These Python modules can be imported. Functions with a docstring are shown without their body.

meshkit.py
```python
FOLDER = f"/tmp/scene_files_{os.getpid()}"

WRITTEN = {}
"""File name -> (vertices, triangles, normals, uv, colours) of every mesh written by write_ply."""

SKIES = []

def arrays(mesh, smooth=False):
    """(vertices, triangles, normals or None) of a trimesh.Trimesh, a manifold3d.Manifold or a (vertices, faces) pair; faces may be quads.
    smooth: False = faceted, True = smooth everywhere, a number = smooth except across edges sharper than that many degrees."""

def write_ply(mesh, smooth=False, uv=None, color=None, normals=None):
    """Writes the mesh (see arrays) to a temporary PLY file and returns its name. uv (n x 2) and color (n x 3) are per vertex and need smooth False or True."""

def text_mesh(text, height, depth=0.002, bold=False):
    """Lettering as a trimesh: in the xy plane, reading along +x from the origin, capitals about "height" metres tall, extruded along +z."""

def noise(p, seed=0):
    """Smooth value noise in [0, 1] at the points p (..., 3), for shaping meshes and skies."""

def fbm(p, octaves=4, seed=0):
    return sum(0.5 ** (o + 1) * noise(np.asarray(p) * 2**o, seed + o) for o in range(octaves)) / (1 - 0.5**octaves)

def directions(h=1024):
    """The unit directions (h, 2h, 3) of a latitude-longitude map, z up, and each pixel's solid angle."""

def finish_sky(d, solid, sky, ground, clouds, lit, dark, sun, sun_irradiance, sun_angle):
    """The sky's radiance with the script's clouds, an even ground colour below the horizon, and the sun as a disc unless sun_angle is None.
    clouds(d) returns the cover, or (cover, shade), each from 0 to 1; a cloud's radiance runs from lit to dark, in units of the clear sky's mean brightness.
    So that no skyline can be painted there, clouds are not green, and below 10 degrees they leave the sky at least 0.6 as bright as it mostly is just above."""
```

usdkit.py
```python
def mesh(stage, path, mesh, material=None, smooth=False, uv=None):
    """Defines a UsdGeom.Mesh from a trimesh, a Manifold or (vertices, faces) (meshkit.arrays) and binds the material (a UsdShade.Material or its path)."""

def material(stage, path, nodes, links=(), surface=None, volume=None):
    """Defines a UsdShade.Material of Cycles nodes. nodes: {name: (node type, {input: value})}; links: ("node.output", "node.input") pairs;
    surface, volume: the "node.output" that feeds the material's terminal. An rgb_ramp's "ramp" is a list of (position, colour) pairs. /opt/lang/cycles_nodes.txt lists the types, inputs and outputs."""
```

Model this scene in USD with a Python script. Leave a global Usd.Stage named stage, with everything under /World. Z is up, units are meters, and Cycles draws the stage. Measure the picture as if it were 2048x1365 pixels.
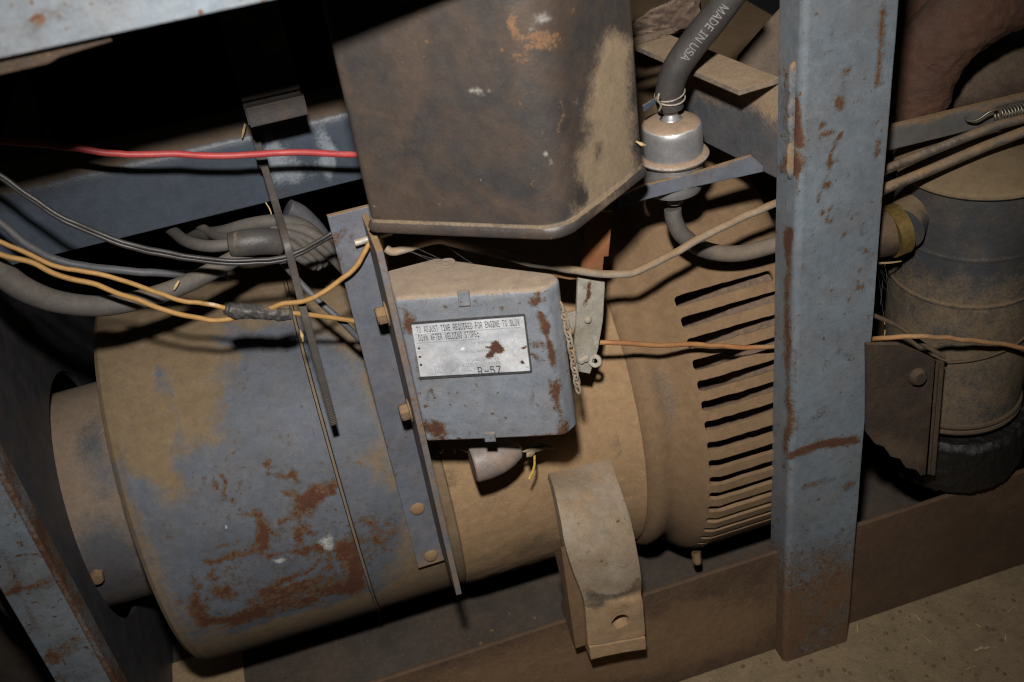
import math
import numpy as np
import trimesh, shapely, usdkit, meshkit
from shapely.geometry import Polygon, Point, LineString, box as sbox
from pxr import Usd, UsdGeom, UsdLux, UsdShade, Gf, Sdf, Vt

rng = np.random.default_rng(7)
stage = Usd.Stage.CreateInMemory()
UsdGeom.Xform.Define(stage, "/World")
UsdGeom.Scope.Define(stage, "/World/Looks")

# ---------------------------------------------------------------- camera
F = 2133.0                                     # focal length in photograph pixels (2048 wide)
_n = np.array([476, -3018, -2133.0]); _n /= np.linalg.norm(_n)
AZ = -_n
AX = np.array([12500, 3480, -2133.0]); AX -= AX @ AZ * AZ; AX /= np.linalg.norm(AX)
AY = np.cross(AZ, AX)
R = np.stack([AX, AY, AZ])                     # world = R @ camera
C = np.array([0, 0, 0.8])
cam = UsdGeom.Camera.Define(stage, "/World/camera")
M = np.eye(4); M[:3, :3] = R.T; M[3, :3] = C
cam.AddTransformOp().Set(Gf.Matrix4d(*M.ravel().tolist()))
cam.CreateHorizontalApertureAttr(36.0)
cam.CreateFocalLengthAttr(F / 2048 * 36.0)
cam.CreateClippingRangeAttr((0.02, 100.0))
cam.CreateFStopAttr(9.0)
cam.CreateFocusDistanceAttr(0.74)
cam.CreateExposureAttr(0.0)

# ---------------------------------------------------------------- the flash on the camera: the only lamp
FLASH_UP, FLASH_RIGHT, FLASH_POWER = 0.13, -0.025, 11.3
flash = UsdLux.SphereLight.Define(stage, "/World/flash")
flash.CreateRadiusAttr(0.017)
flash.CreateNormalizeAttr(True)
flash.CreateIntensityAttr(FLASH_POWER)
flash.CreateColorAttr(Gf.Vec3f(1.0, 0.955, 0.90))
fp = C + R @ np.array([FLASH_RIGHT, FLASH_UP, 0.02])
aim = C + R @ np.array([0.005, 0.035, -0.8])     # the head points a little up
zz = fp - aim; zz /= np.linalg.norm(zz)
xx = np.cross([0, 0, 1.0], zz); xx /= np.linalg.norm(xx); yy = np.cross(zz, xx)
L = np.eye(4); L[0, :3], L[1, :3], L[2, :3], L[3, :3] = xx, yy, zz, fp
flash.AddTransformOp().Set(Gf.Matrix4d(*L.ravel().tolist()))
sh = UsdLux.ShapingAPI.Apply(flash.GetPrim())
sh.CreateShapingConeAngleAttr(38.5)
sh.CreateShapingConeSoftnessAttr(1.0)

# added weak even fill that lifts the black shadows, from no seen source
usdkit.material(stage, "/World/Looks/ambient_fill", {"b": ("background_shader", {"color": (1.0, 0.93, 0.85), "strength": 0.006})}, surface="b.background")
dome = UsdLux.DomeLight.Define(stage, "/World/fill_dome"); dome.CreateIntensityAttr(1.0)
UsdShade.MaterialBindingAPI.Apply(dome.GetPrim()).Bind(UsdShade.Material.Get(stage, "/World/Looks/ambient_fill"))

# ---------------------------------------------------------------- helpers: from the photograph's pixels to places in the machine
def ray(p):
    p = np.atleast_2d(np.asarray(p, float))
    return np.stack([(p[:, 0] - 1024) / F, (682.5 - p[:, 1]) / F, -np.ones(len(p))], 1) @ R.T
def pix(P):
    c = (np.atleast_2d(P) - C) @ R
    w = np.maximum(-c[:, 2], 1e-3)
    return np.stack([1024 + F * c[:, 0] / w, 682.5 - F * c[:, 1] / w], 1)
def atY(p, y):
    d = ray(p); return C + d * ((y - C[1]) / d[:, 1])[:, None]
def atZ(p, z):
    d = ray(p); return C + d * ((z - C[2]) / d[:, 2])[:, None]
def atX(p, x):
    d = ray(p); return C + d * ((x - C[0]) / d[:, 0])[:, None]
def atPlane(p, o, n):
    d = ray(p); return C + d * (((np.asarray(o) - C) @ n) / (d @ n))[:, None]
def pt(x, y, Y): return atY([(x, y)], Y)[0]
YC, ZC = 0.758, 0.221                           # the shaft of the generator
def onbarrel(p, r):
    d = ray(p); o = np.array([-YC, C[2] - ZC]); e = d[:, 1:]
    a, b, c = (e ** 2).sum(1), 2 * (e @ o), o @ o - r * r
    t = (-b - np.sqrt(np.maximum(b * b - 4 * a * c, 0))) / (2 * a)
    return C + d * t[:, None]

cat = trimesh.util.concatenate
def fine(m, size):
    v, f = trimesh.remesh.subdivide_to_size(m.vertices, m.faces, size, max_iter=14)
    m = trimesh.Trimesh(v, f, process=False); m.merge_vertices(); return m
def prism(poly, a, b, axis, size=None):
    """A polygon given in the two axes other than 'axis' (in x,y,z order), from a to b along it; its sides are cut to 'size'."""
    g = poly if hasattr(poly, "exterior") else Polygon(poly)
    g = shapely.geometry.polygon.orient(g)
    k = max(1, int(math.ceil((b - a) / size))) if size else 1
    V, Fs, at = [], [], 0
    for ring in (g.exterior, *g.interiors):
        q = np.array((shapely.segmentize(ring, size) if size else ring).coords)[:-1]; n = len(q)
        V.append(np.vstack([np.column_stack([q, np.full(n, a + (b - a) * i / k)]) for i in range(k + 1)]))
        i, j = np.meshgrid(np.arange(k), np.arange(n), indexing="ij"); f = lambda i, j: at + i * n + j % n
        Fs += [np.stack([f(i, j), f(i, j + 1), f(i + 1, j + 1)], -1).reshape(-1, 3), np.stack([f(i, j), f(i + 1, j + 1), f(i + 1, j)], -1).reshape(-1, 3)]
        at += n * (k + 1)
    cv, cf = trimesh.creation.triangulate_polygon(g, engine="earcut"); m = len(cv)
    e_, g_ = cv[cf[:, 1]] - cv[cf[:, 0]], cv[cf[:, 2]] - cv[cf[:, 0]]; up = e_[:, 0] * g_[:, 1] - e_[:, 1] * g_[:, 0] > 0
    cf = np.where(up[:, None], cf, cf[:, ::-1])
    V += [np.column_stack([cv, np.full(m, a)]), np.column_stack([cv, np.full(m, b)])]
    Fs += [cf[:, ::-1] + at, cf + at + m]
    v, f = np.vstack(V), np.vstack(Fs)
    if axis == "y": f = f[:, ::-1]
    return trimesh.Trimesh(v[:, {"z": [0, 1, 2], "y": [0, 2, 1], "x": [2, 0, 1]}[axis]], f, process=False)
def boxm(x0, x1, y0, y1, z0, z1, size=None):
    lo, hi = np.array([x0, y0, z0], float), np.array([x1, y1, z1], float)
    V, Fs, at = [], [], 0
    for ax in range(3):
        u, w = (ax + 1) % 3, (ax + 2) % 3
        nu, nw = (max(1, int((hi[k] - lo[k]) / size)) if size else 1 for k in (u, w))
        for side in (0, 1):
            a, b = np.meshgrid(np.linspace(lo[u], hi[u], nu + 1), np.linspace(lo[w], hi[w], nw + 1), indexing="ij")
            q = np.empty(a.shape + (3,)); q[..., ax] = (lo, hi)[side][ax]; q[..., u], q[..., w] = a, b
            i, j = np.meshgrid(np.arange(nu), np.arange(nw), indexing="ij"); f = lambda i, j: at + i * (nw + 1) + j
            t = np.vstack([np.stack([f(i, j), f(i + 1, j), f(i + 1, j + 1)], -1).reshape(-1, 3), np.stack([f(i, j), f(i + 1, j + 1), f(i, j + 1)], -1).reshape(-1, 3)])
            V.append(q.reshape(-1, 3)); Fs.append(t if side else t[:, ::-1]); at += q.size // 3
    return trimesh.Trimesh(np.vstack(V), np.vstack(Fs), process=False, metadata={'flat': True})
def hull(points):
    return trimesh.convex.convex_hull(np.asarray(points))
def slab(corners, thick, size=None, away=None):
    """A flat plate whose seen face has these corners (any plane), thickened away from the camera."""
    c = np.asarray(corners, float); o = c.mean(0)
    n = np.linalg.svd(c - o)[2][2]
    if n @ (C - o) < 0: n = -n
    e1 = c[1] - c[0]; e1 -= e1 @ n * n; e1 /= np.linalg.norm(e1); e2 = np.cross(n, e1)
    q = np.stack([(c - o) @ e1, (c - o) @ e2], 1)
    m = trimesh.creation.extrude_polygon(Polygon(q).buffer(0), thick, engine="earcut")
    v = o + m.vertices[:, :1] * e1 + m.vertices[:, 1:2] * e2 + (m.vertices[:, 2:] - thick) * n
    m = trimesh.Trimesh(v, m.faces, process=False); m.fix_normals()
    m = fine(m, size) if size else m
    m.metadata['flat'] = True
    return m
def spline(P, n):
    P = np.asarray(P, float)
    Q = np.vstack([2 * P[0] - P[1], P, 2 * P[-1] - P[-2]])
    s = np.linspace(0, len(P) - 1 - 1e-9, n); i = s.astype(int); t = (s - i)[:, None]
    a, b, c, d = Q[i], Q[i + 1], Q[i + 2], Q[i + 3]
    return 0.5 * (2 * b + (c - a) * t + (2 * a - 5 * b + 4 * c - d) * t ** 2 + (3 * b - a - 3 * c + d) * t ** 3)
def frames(P, hint=(0, 0, 1.0)):
    T = np.gradient(P, axis=0); T /= np.linalg.norm(T, axis=1)[:, None]
    u = np.asarray(hint, float); U = []
    for t in T:
        u = u - u @ t * t; u /= np.linalg.norm(u); U.append(u)
    U = np.array(U); return T, U, np.cross(T, U)
def tube(P, r, sides=12, n=None, bump=0.0, seed=0, flat=None, hint=(0, 0, 1.0)):
    P = spline(P, n or max(24, 6 * len(P))) if n != 0 else np.asarray(P)
    T, U, V = frames(P, hint)
    r = np.interp(np.linspace(0, 1, len(P)), np.linspace(0, 1, np.size(r)), np.atleast_1d(r))
    a = np.linspace(0, 2 * np.pi, sides, endpoint=False)
    ca, sa = np.cos(a), np.sin(a)
    if flat: ca, sa = np.clip(ca * 1.35, -1, 1) * flat[0], np.clip(sa * 1.35, -1, 1) * flat[1]
    v = P[:, None] + r[:, None, None] * (ca[None, :, None] * U[:, None] + sa[None, :, None] * V[:, None])
    if bump:
        k = meshkit.fbm(v * (140 if bump < .5 else 330), 3, seed) - 0.5
        v = P[:, None] + (v - P[:, None]) * (1 + bump * k[..., None])
    k, m = len(P), sides
    v = np.vstack([v.reshape(-1, 3), P[:1], P[-1:]])
    i, j = np.meshgrid(np.arange(k - 1), np.arange(m), indexing="ij")
    q = lambda i, j: i * m + j % m
    f = np.vstack([np.stack([q(i, j), q(i, j + 1), q(i + 1, j + 1)], -1).reshape(-1, 3), np.stack([q(i, j), q(i + 1, j + 1), q(i + 1, j)], -1).reshape(-1, 3),
                   [[k * m, (b + 1) % m, b] for b in range(m)], [[k * m + 1, (k - 1) * m + b, (k - 1) * m + (b + 1) % m] for b in range(m)]])
    mm = trimesh.Trimesh(v, f, process=False); mm.fix_normals(); return mm
def wire(pp, rpx, **k):
    """Points (x, y, Y): photograph pixel and distance into the machine; radius in photograph pixels."""
    P = np.array([pt(*p) for p in pp]); d = ((P - C) @ -R[:, 2]).mean()
    if np.max(rpx) < 12 and len(P) > 6 and 'sides' in k and k['sides'] > 9:
        P = spline(P, 4 * len(P)); K = meshkit.fbm(np.stack([P[:, 0] * 45, P[:, 2] * 45, np.full(len(P), 3.7 * len(pp))], 1), 3, len(pp)) - .5
        P[:, 2] += K * .0052; P[:, 1] += (meshkit.fbm(P * 40 + 9, 2, 5) - .5) * .003
    return tube(P, np.asarray(rpx) * d / F, **k)
def revx(prof, th0=-180, th1=180, n=180, step=None, yc=YC, zc=ZC, rough=0.0, seed=0):
    """A shell turned about the shaft: profile of (x, radius); 0 degrees looks at the camera, 90 is up."""
    prof = np.asarray(prof, float)
    if step:
        s = np.r_[0, np.cumsum(np.hypot(*np.diff(prof, axis=0).T))]
        t = np.unique(np.r_[s, np.arange(0, s[-1], step)])
        prof = np.stack([np.interp(t, s, prof[:, 0]), np.interp(t, s, prof[:, 1])], 1)
    th = np.radians(np.linspace(th0, th1, n))
    x = np.broadcast_to(prof[:, 0][:, None], (len(prof), n)); r = prof[:, 1][:, None]
    v = np.stack([x, yc - r * np.cos(th), zc + r * np.sin(th)], -1)
    if rough:
        v[..., 1:] += (v[..., 1:] - [yc, zc]) / r[..., None] * (meshkit.fbm(v * 90, 4, seed)[..., None] - 0.5) * rough
    i, j = np.meshgrid(np.arange(len(prof) - 1), np.arange(n - 1), indexing="ij")
    q = lambda i, j: i * n + j
    f = np.vstack([np.stack([q(i, j), q(i, j + 1), q(i + 1, j + 1)], -1).reshape(-1, 3), np.stack([q(i, j), q(i + 1, j + 1), q(i + 1, j)], -1).reshape(-1, 3)])
    m = trimesh.Trimesh(v.reshape(-1, 3), f, process=False)
    if (m.face_normals[:, 1:] * (m.triangles_center[:, 1:] - [yc, zc])).sum() < 0: m.invert()
    return m
def revz(prof, c, n=64, axis=(0, 0, 1.0)):
    m = trimesh.creation.revolve(np.asarray(prof, float), sections=n)
    m.apply_transform(trimesh.geometry.align_vectors([0, 0, 1], axis))
    m.apply_translation(c); m.fix_normals(); return m
def hexbolt(c, n, r=0.0055, h=0.004, washer=True):
    m = trimesh.creation.cylinder(r, h, sections=6); m.apply_translation([0, 0, h / 2 + 0.0012 * washer])
    e = trimesh.creation.cylinder(r * 0.86, h * 1.16, sections=24); e.apply_translation([0, 0, h * 0.58 + 0.0012 * washer])
    parts = [m, e]
    if washer:
        w = trimesh.creation.cylinder(r * 1.35, 0.0012, sections=28); w.apply_translation([0, 0, 0.0006]); parts.append(w)
    m = cat(parts); m.apply_transform(trimesh.geometry.align_vectors([0, 0, 1], n)); m.apply_translation(c); return m

# ---------------------------------------------------------------- wear: dust, rust and bare marks that sit on the metal, as a mesh attribute
def mask(P, items, base=0.0, warp=1.0):
    """items: (x, y, rx, ry, degrees, amount) spots, ('poly', points, soft, amount), ('line', points, width, amount), ('f', function of the points)."""
    q = pix(P); out = np.full(len(P), float(base))
    if items and warp:                                                  # torn, uneven outlines
        for sc, am in ((55, 22.0), (190, 13.0), (520, 6.0)):
            q = q + warp * am * np.stack([meshkit.fbm(P * sc, 2, 31) - .5, meshkit.fbm(P * sc, 2, 57) - .5], 1)
    for s in items:
        if s[0] == "poly":
            g = Polygon(s[1]); shapely.prepare(g)
            p = shapely.points(q); d = shapely.distance(p, g.exterior) * np.where(shapely.contains(g, p), 1, -1)
            out += s[3] * np.clip(0.5 + d / (2 * s[2]), 0, 1)
        elif s[0] == "line":
            d = shapely.distance(shapely.points(q), LineString(s[1]))
            out += s[3] * np.clip(1.3 - d / s[2], 0, 1)
        elif s[0] == "f": out += s[1](P)
        else:
            x, y, rx, ry, deg, a = s
            c, w = math.cos(math.radians(deg)), math.sin(math.radians(deg))
            dx, dy = q[:, 0] - x, q[:, 1] - y
            d = np.hypot((dx * c + dy * w) / rx, (dy * c - dx * w) / ry)
            out += a * np.clip(1.35 - d, 0, 1)
    return out

def creased(v, f, deg):
    """Unwelded corners with normals that are smooth except across edges sharper than deg."""
    key = np.round(v / 2e-6).astype(np.int64); key = key[:, 0] * 73856093 ^ key[:, 1] * 19349663 ^ key[:, 2] * 83492791
    _, idx = np.unique(key, return_inverse=True)
    fn_ = np.cross(v[f[:, 1]] - v[f[:, 0]], v[f[:, 2]] - v[f[:, 0]]); ln = np.linalg.norm(fn_, axis=1, keepdims=True); un = fn_ / np.maximum(ln, 1e-18)
    cv_, cf_ = idx[f].ravel(), np.repeat(np.arange(len(f)), 3)
    order = np.argsort(cv_, kind="stable"); start = np.searchsorted(cv_[order], np.arange(idx.max() + 1)); count = np.bincount(cv_, minlength=idx.max() + 1)
    sf = cf_[order]; out = np.zeros((len(cv_), 3)); live = np.arange(len(cv_)); c = math.cos(math.radians(deg)); k = 0
    while len(live) and k < 600:
        live = live[count[cv_[live]] > k]
        g = sf[start[cv_[live]] + k]; ok = (un[g] * un[cf_[live]]).sum(1) > c
        out[live[ok]] += fn_[g[ok]]; k += 1
    out /= np.maximum(np.linalg.norm(out, axis=1, keepdims=True), 1e-18)
    return out
def put(where, mesh, mat, smooth, w, base):
    v, f = np.asarray(mesh.vertices, float), np.asarray(mesh.faces, int)
    m = UsdGeom.Mesh.Define(stage, where); col = None
    if w: col = np.clip(np.stack([*(mask(v, w.get(k, []), w.get(k + "0", 0), w.get("warp", 1.0)) for k in "dro")], 1), -2, 2)
    n = None
    if smooth is True or (smooth and smooth >= 50): v, f, n = meshkit.arrays((v, f), True)
    elif smooth and not mesh.metadata.get('flat'):
        n = creased(v, f, smooth); pick = f.ravel(); v = v[pick]; col = col[pick] if w else None; f = np.arange(len(pick)).reshape(-1, 3)
    m.CreatePointsAttr(Vt.Vec3fArray.FromNumpy((v - base).astype(np.float32)))
    m.CreateFaceVertexCountsAttr(Vt.IntArray.FromNumpy(np.full(len(f), 3, np.int32)))
    m.CreateFaceVertexIndicesAttr(Vt.IntArray.FromNumpy(f.astype(np.int32).ravel()))
    m.CreateSubdivisionSchemeAttr("none")
    if n is not None:
        m.CreateNormalsAttr(Vt.Vec3fArray.FromNumpy(n.astype(np.float32))); m.SetNormalsInterpolation("vertex")
    if w: UsdGeom.PrimvarsAPI(m).CreatePrimvar("wear", Sdf.ValueTypeNames.Color3fArray, "vertex").Set(Vt.Vec3fArray.FromNumpy(col.astype(np.float32)))
    UsdShade.MaterialBindingAPI.Apply(m.GetPrim()).Bind(MAT[mat])
    return m

made = {}
def numbered(parent, name):
    k = (parent, name); made[k] = made.get(k, -1) + 1
    return f"{parent}/{name}" + (f"_{made[k]:03d}" if made[k] else "")
class Thing:
    def __init__(self, name, label, category, group=None, kind=None):
        self.name, self.data, self.parts = name, dict(label=label, category=category, group=group, kind=kind), []
    def add(self, name, mesh, mat, smooth=32, wear=None, label=None, into=None):
        p = dict(name=name, mesh=mesh, mat=mat, smooth=smooth, wear=wear, label=label, into=into); self.parts.append(p); return p
    def done(self):
        single = len(self.parts) == 1
        allv = np.vstack([p["mesh"].vertices for p in self.parts])
        lo, hi = allv.min(0), allv.max(0)
        base = np.array([(lo[0] + hi[0]) / 2, (lo[1] + hi[1]) / 2, lo[2]])
        path = numbered("/World", self.name)
        if not single:
            UsdGeom.Xform.Define(stage, path).AddTranslateOp().Set(Gf.Vec3d(*base.tolist()))
        for p in self.parts:
            where = path if single else numbered(p["into"]["path"] if p["into"] else path, p["name"])
            p["path"] = where
            m = put(where, p["mesh"], p["mat"], p["smooth"], p["wear"], base)
            if single: UsdGeom.Xformable(m).AddTranslateOp().Set(Gf.Vec3d(*base.tolist()))
            if p["label"]: m.GetPrim().SetCustomDataByKey("label", p["label"])
        pr = stage.GetPrimAtPath(path)
        for k, v in self.data.items():
            if v: pr.SetCustomDataByKey(k, v)
        return path
def one(name, label, category, mesh, mat, smooth=32, wear=None, group=None, kind=None):
    t = Thing(name, label, category, group, kind); t.add(name, mesh, mat, smooth, wear); return t.done()

# ---------------------------------------------------------------- materials
MAT = {}
DUST, DUST2 = (0.262, 0.170, 0.092), (0.20, 0.122, 0.060)
RUST, RUST2 = (0.10, 0.040, 0.022), (0.05, 0.021, 0.014)
def weathered(name, base, base2=None, dust=DUST, dust2=DUST2, rust=RUST, rust2=RUST2, mark=(0.5, 0.5, 0.47), up=0.5, dbias=0.0, rbias=0.0, rough=0.5, metal=0.0,
              s=45.0, fine_s=420.0, damp=0.75, ramp_=0.9, edge=0.35, bumps=0.35, spec=0.4, bev=0.0012, grit=0.0006, drough=0.95, dsoft=0.3, dmax=1.0, film=0.22, spk=0.0, halo=0.4, ochre=(0.125, 0.07, 0.03)):
    base2 = base2 or tuple(0.72 * x for x in base)
    N = {
        "geo": ("geometry", {}), "att": ("attribute", {"attribute": "wear"}), "sep": ("separate_color", {}),
        "nA": ("noise_texture", {"scale": s, "detail": 7.0, "roughness": 0.62}),
        "nB": ("noise_texture", {"scale": fine_s, "detail": 5.0, "roughness": 0.6}),
        "nC": ("noise_texture", {"scale": 2200.0, "detail": 2.0}),
        "nD": ("noise_texture", {"scale": s * 0.45, "detail": 5.0, "roughness": 0.6, "distortion": 0.6}),
        "nz": ("separate_xyz", {}),
        "u1": ("math", {"math_type": "multiply", "value2": up}),
        "d1": ("math", {"math_type": "multiply_add", "value2": damp, "value3": dbias - damp * 0.5}),
        "d2": ("math", {"math_type": "multiply_add", "value2": 0.62, "value3": -0.31}),
        "d3": ("math", {"math_type": "add"}), "d4": ("math", {"math_type": "add"}), "d5": ("math", {"math_type": "add"}),
        "df": ("map_range", {"range_type": "smoothstep", "from_min": 0.5 - dsoft, "from_max": 0.5 + dsoft, "to_min": 0.0, "to_max": dmax, "clamp": True}),
        "r1": ("math", {"math_type": "multiply_add", "value2": ramp_, "value3": rbias - ramp_ * 0.5}),
        "r2": ("math", {"math_type": "multiply_add", "value2": ramp_ * 0.9, "value3": -ramp_ * 0.45}),
        "r3": ("math", {"math_type": "add"}), "r4": ("math", {"math_type": "add"}), "r5": ("math", {"math_type": "add"}),
        "nE": ("noise_texture", {"scale": 900.0, "detail": 4.0, "roughness": 0.7}), "nF": ("noise_texture", {"scale": 230.0, "detail": 3.0, "roughness": 0.55}),
        "r6": ("math", {"math_type": "multiply_add", "value2": 1.1, "value3": -0.55}), "r7": ("math", {"math_type": "add"}),
        "k1": ("map_range", {"range_type": "smoothstep", "from_min": 0.60, "from_max": 0.72, "to_max": spk, "clamp": True}), "r8": ("math", {"math_type": "add"}),
        "rf": ("map_range", {"range_type": "smoothstep", "from_min": 0.42, "from_max": 0.58, "clamp": True}),
        "rk": ("map_range", {"range_type": "smoothstep", "from_min": 0.50, "from_max": 0.78, "clamp": True}),
        "fl": ("map_range", {"range_type": "smoothstep", "from_min": 0.25, "from_max": 0.8, "to_max": film, "clamp": True}), "cf": ("mix", {}), "ha": ("map_range", {"range_type": "smoothstep", "from_min": 0.12, "from_max": 0.5, "to_max": halo, "clamp": True}), "ch": ("mix", {"color2": (0.05, 0.034, 0.022)}), "ed": ("vector_math", {"math_type": "dot_product"}), "e1": ("map_range", {"from_min": 0.985, "from_max": 0.86, "to_min": 0.0, "to_max": edge, "clamp": True}), "r9": ("math", {"math_type": "add"}), "cr": ("mix", {"color1": ochre}),
        "o1": ("math", {"math_type": "multiply_add", "value2": 0.9, "value3": -0.45}), "o2": ("math", {"math_type": "add"}),
        "of": ("map_range", {"range_type": "smoothstep", "from_min": 0.35, "from_max": 0.95, "to_max": 0.9, "clamp": True}),
        "bev": ("bevel", {"radius": bev, "samples": 4}),
        "dot": ("math", {"math_type": "multiply"}),
        "vd": ("normal", {}),
        "bc": ("mix", {"color1": base, "color2": base2}),
        "bv": ("map_range", {"range_type": "smoothstep", "from_min": 0.3, "from_max": 0.7, "clamp": True}),
        "rc": ("mix", {"color1": rust, "color2": rust2}),
        "dc": ("mix", {"color1": dust, "color2": dust2}),
        "c1": ("mix", {"color2": mark}), "c2": ("mix", {}), "c3": ("mix", {}),
        "sp": ("map_range", {"from_min": 0.2, "from_max": 0.8, "to_min": 0.72, "to_max": 1.22, "clamp": True}),
        "c4": ("mix", {"mix_type": "multiply", "fac": 1.0}), "c5": ("mix", {"mix_type": "multiply", "fac": 1.0}), "nG": ("noise_texture", {"scale": 130.0, "detail": 9.0, "roughness": 0.78, "distortion": 0.3}), "gr": ("map_range", {"from_min": 0.33, "from_max": 0.67, "to_min": 0.80, "to_max": 1.16, "clamp": True}),
        "ro1": ("mix_float", {"a": rough, "b": 0.85}), "ro2": ("mix_float", {"b": drough}),
        "me": ("math", {"math_type": "maximum"}), "mi": ("math", {"math_type": "subtract", "value1": 1.0}), "mt": ("math", {"math_type": "multiply", "value2": metal}),
        "h1": ("math", {"math_type": "multiply_add", "value2": 0.6}), "h2": ("math", {"math_type": "multiply_add", "value2": 0.5}),
        "bump": ("bump", {"strength": bumps, "distance": grit}),
        "p": ("principled_bsdf", {"specular_ior_level": spec}),
    }
    K = [("geo.position", "nA.vector"), ("geo.position", "nB.vector"), ("geo.position", "nC.vector"), ("geo.position", "nD.vector"), ("att.color", "sep.color"),
         ("geo.normal", "nz.vector"), ("nz.z", "u1.value1"), ("nA.fac", "d1.value1"), ("nB.fac", "d2.value1"),
         ("d1.value", "d3.value1"), ("d2.value", "d3.value2"), ("d3.value", "d4.value1"), ("u1.value", "d4.value2"), ("d4.value", "d5.value1"), ("sep.r", "d5.value2"), ("d5.value", "df.value"),
         ("nB.fac", "r1.value1"), ("nA.fac", "r2.value1"), ("r1.value", "r3.value1"), ("r2.value", "r3.value2"), ("r3.value", "r4.value1"), ("sep.g", "r4.value2"), ("r4.value", "r7.value1"), ("nE.fac", "r6.value1"), ("r6.value", "r7.value2"), ("nF.fac", "k1.value"), ("r7.value", "r9.value1"), ("e1.result", "r9.value2"), ("bev.bevel", "ed.vector1"), ("geo.normal", "ed.vector2"), ("ed.value", "e1.value"), ("r9.value", "r8.value1"), ("k1.result", "r8.value2"), ("r8.value", "ha.value"), ("ha.result", "ch.fac"), ("cf.color", "ch.color1"), ("r8.value", "rf.value"), ("r8.value", "rk.value"), ("geo.position", "nE.vector"), ("geo.position", "nF.vector"), ("nA.fac", "fl.value"), ("fl.result", "cf.fac"), ("c1.color", "cf.color1"), ("dc.color", "cf.color2"), ("rk.result", "cr.fac"), ("rc.color", "cr.color2"),
         ("nB.fac", "o1.value1"), ("o1.value", "o2.value1"), ("sep.b", "o2.value2"), ("o2.value", "of.value"),
         ("nD.fac", "bv.value"), ("bv.result", "bc.fac"), ("bc.color", "c1.color1"), ("of.result", "c1.fac"),
         ("nB.fac", "rc.fac"), ("nA.fac", "dc.fac"), ("ch.color", "c2.color1"), ("cr.color", "c2.color2"), ("rf.result", "c2.fac"),
         ("c2.color", "c3.color1"), ("dc.color", "c3.color2"), ("df.result", "c3.fac"),
         ("nC.fac", "sp.value"), ("c3.color", "c4.color1"), ("sp.result", "c4.color2"), ("c4.color", "c5.color1"), ("geo.position", "nG.vector"), ("nG.fac", "gr.value"), ("gr.result", "c5.color2"), ("c5.color", "p.base_color"),
         ("rf.result", "ro1.fac"), ("ro1.result", "ro2.a"), ("df.result", "ro2.fac"), ("ro2.result", "p.roughness"),
         ("df.result", "me.value1"), ("rf.result", "me.value2"), ("me.value", "mi.value2"), ("mi.value", "mt.value1"), ("mt.value", "p.metallic"),
         ("rf.result", "h1.value1"), ("nB.fac", "h1.value3"), ("nC.fac", "h2.value1"), ("h1.value", "h2.value3"), ("h2.value", "bump.height"),
         ("bev.bevel", "bump.normal"), ("bump.normal", "p.normal")]
    for k in ("dot", "vd", "r5"): N.pop(k)
    MAT[name] = usdkit.material(stage, f"/World/Looks/{name}", N, K, surface="p.BSDF")
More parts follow.
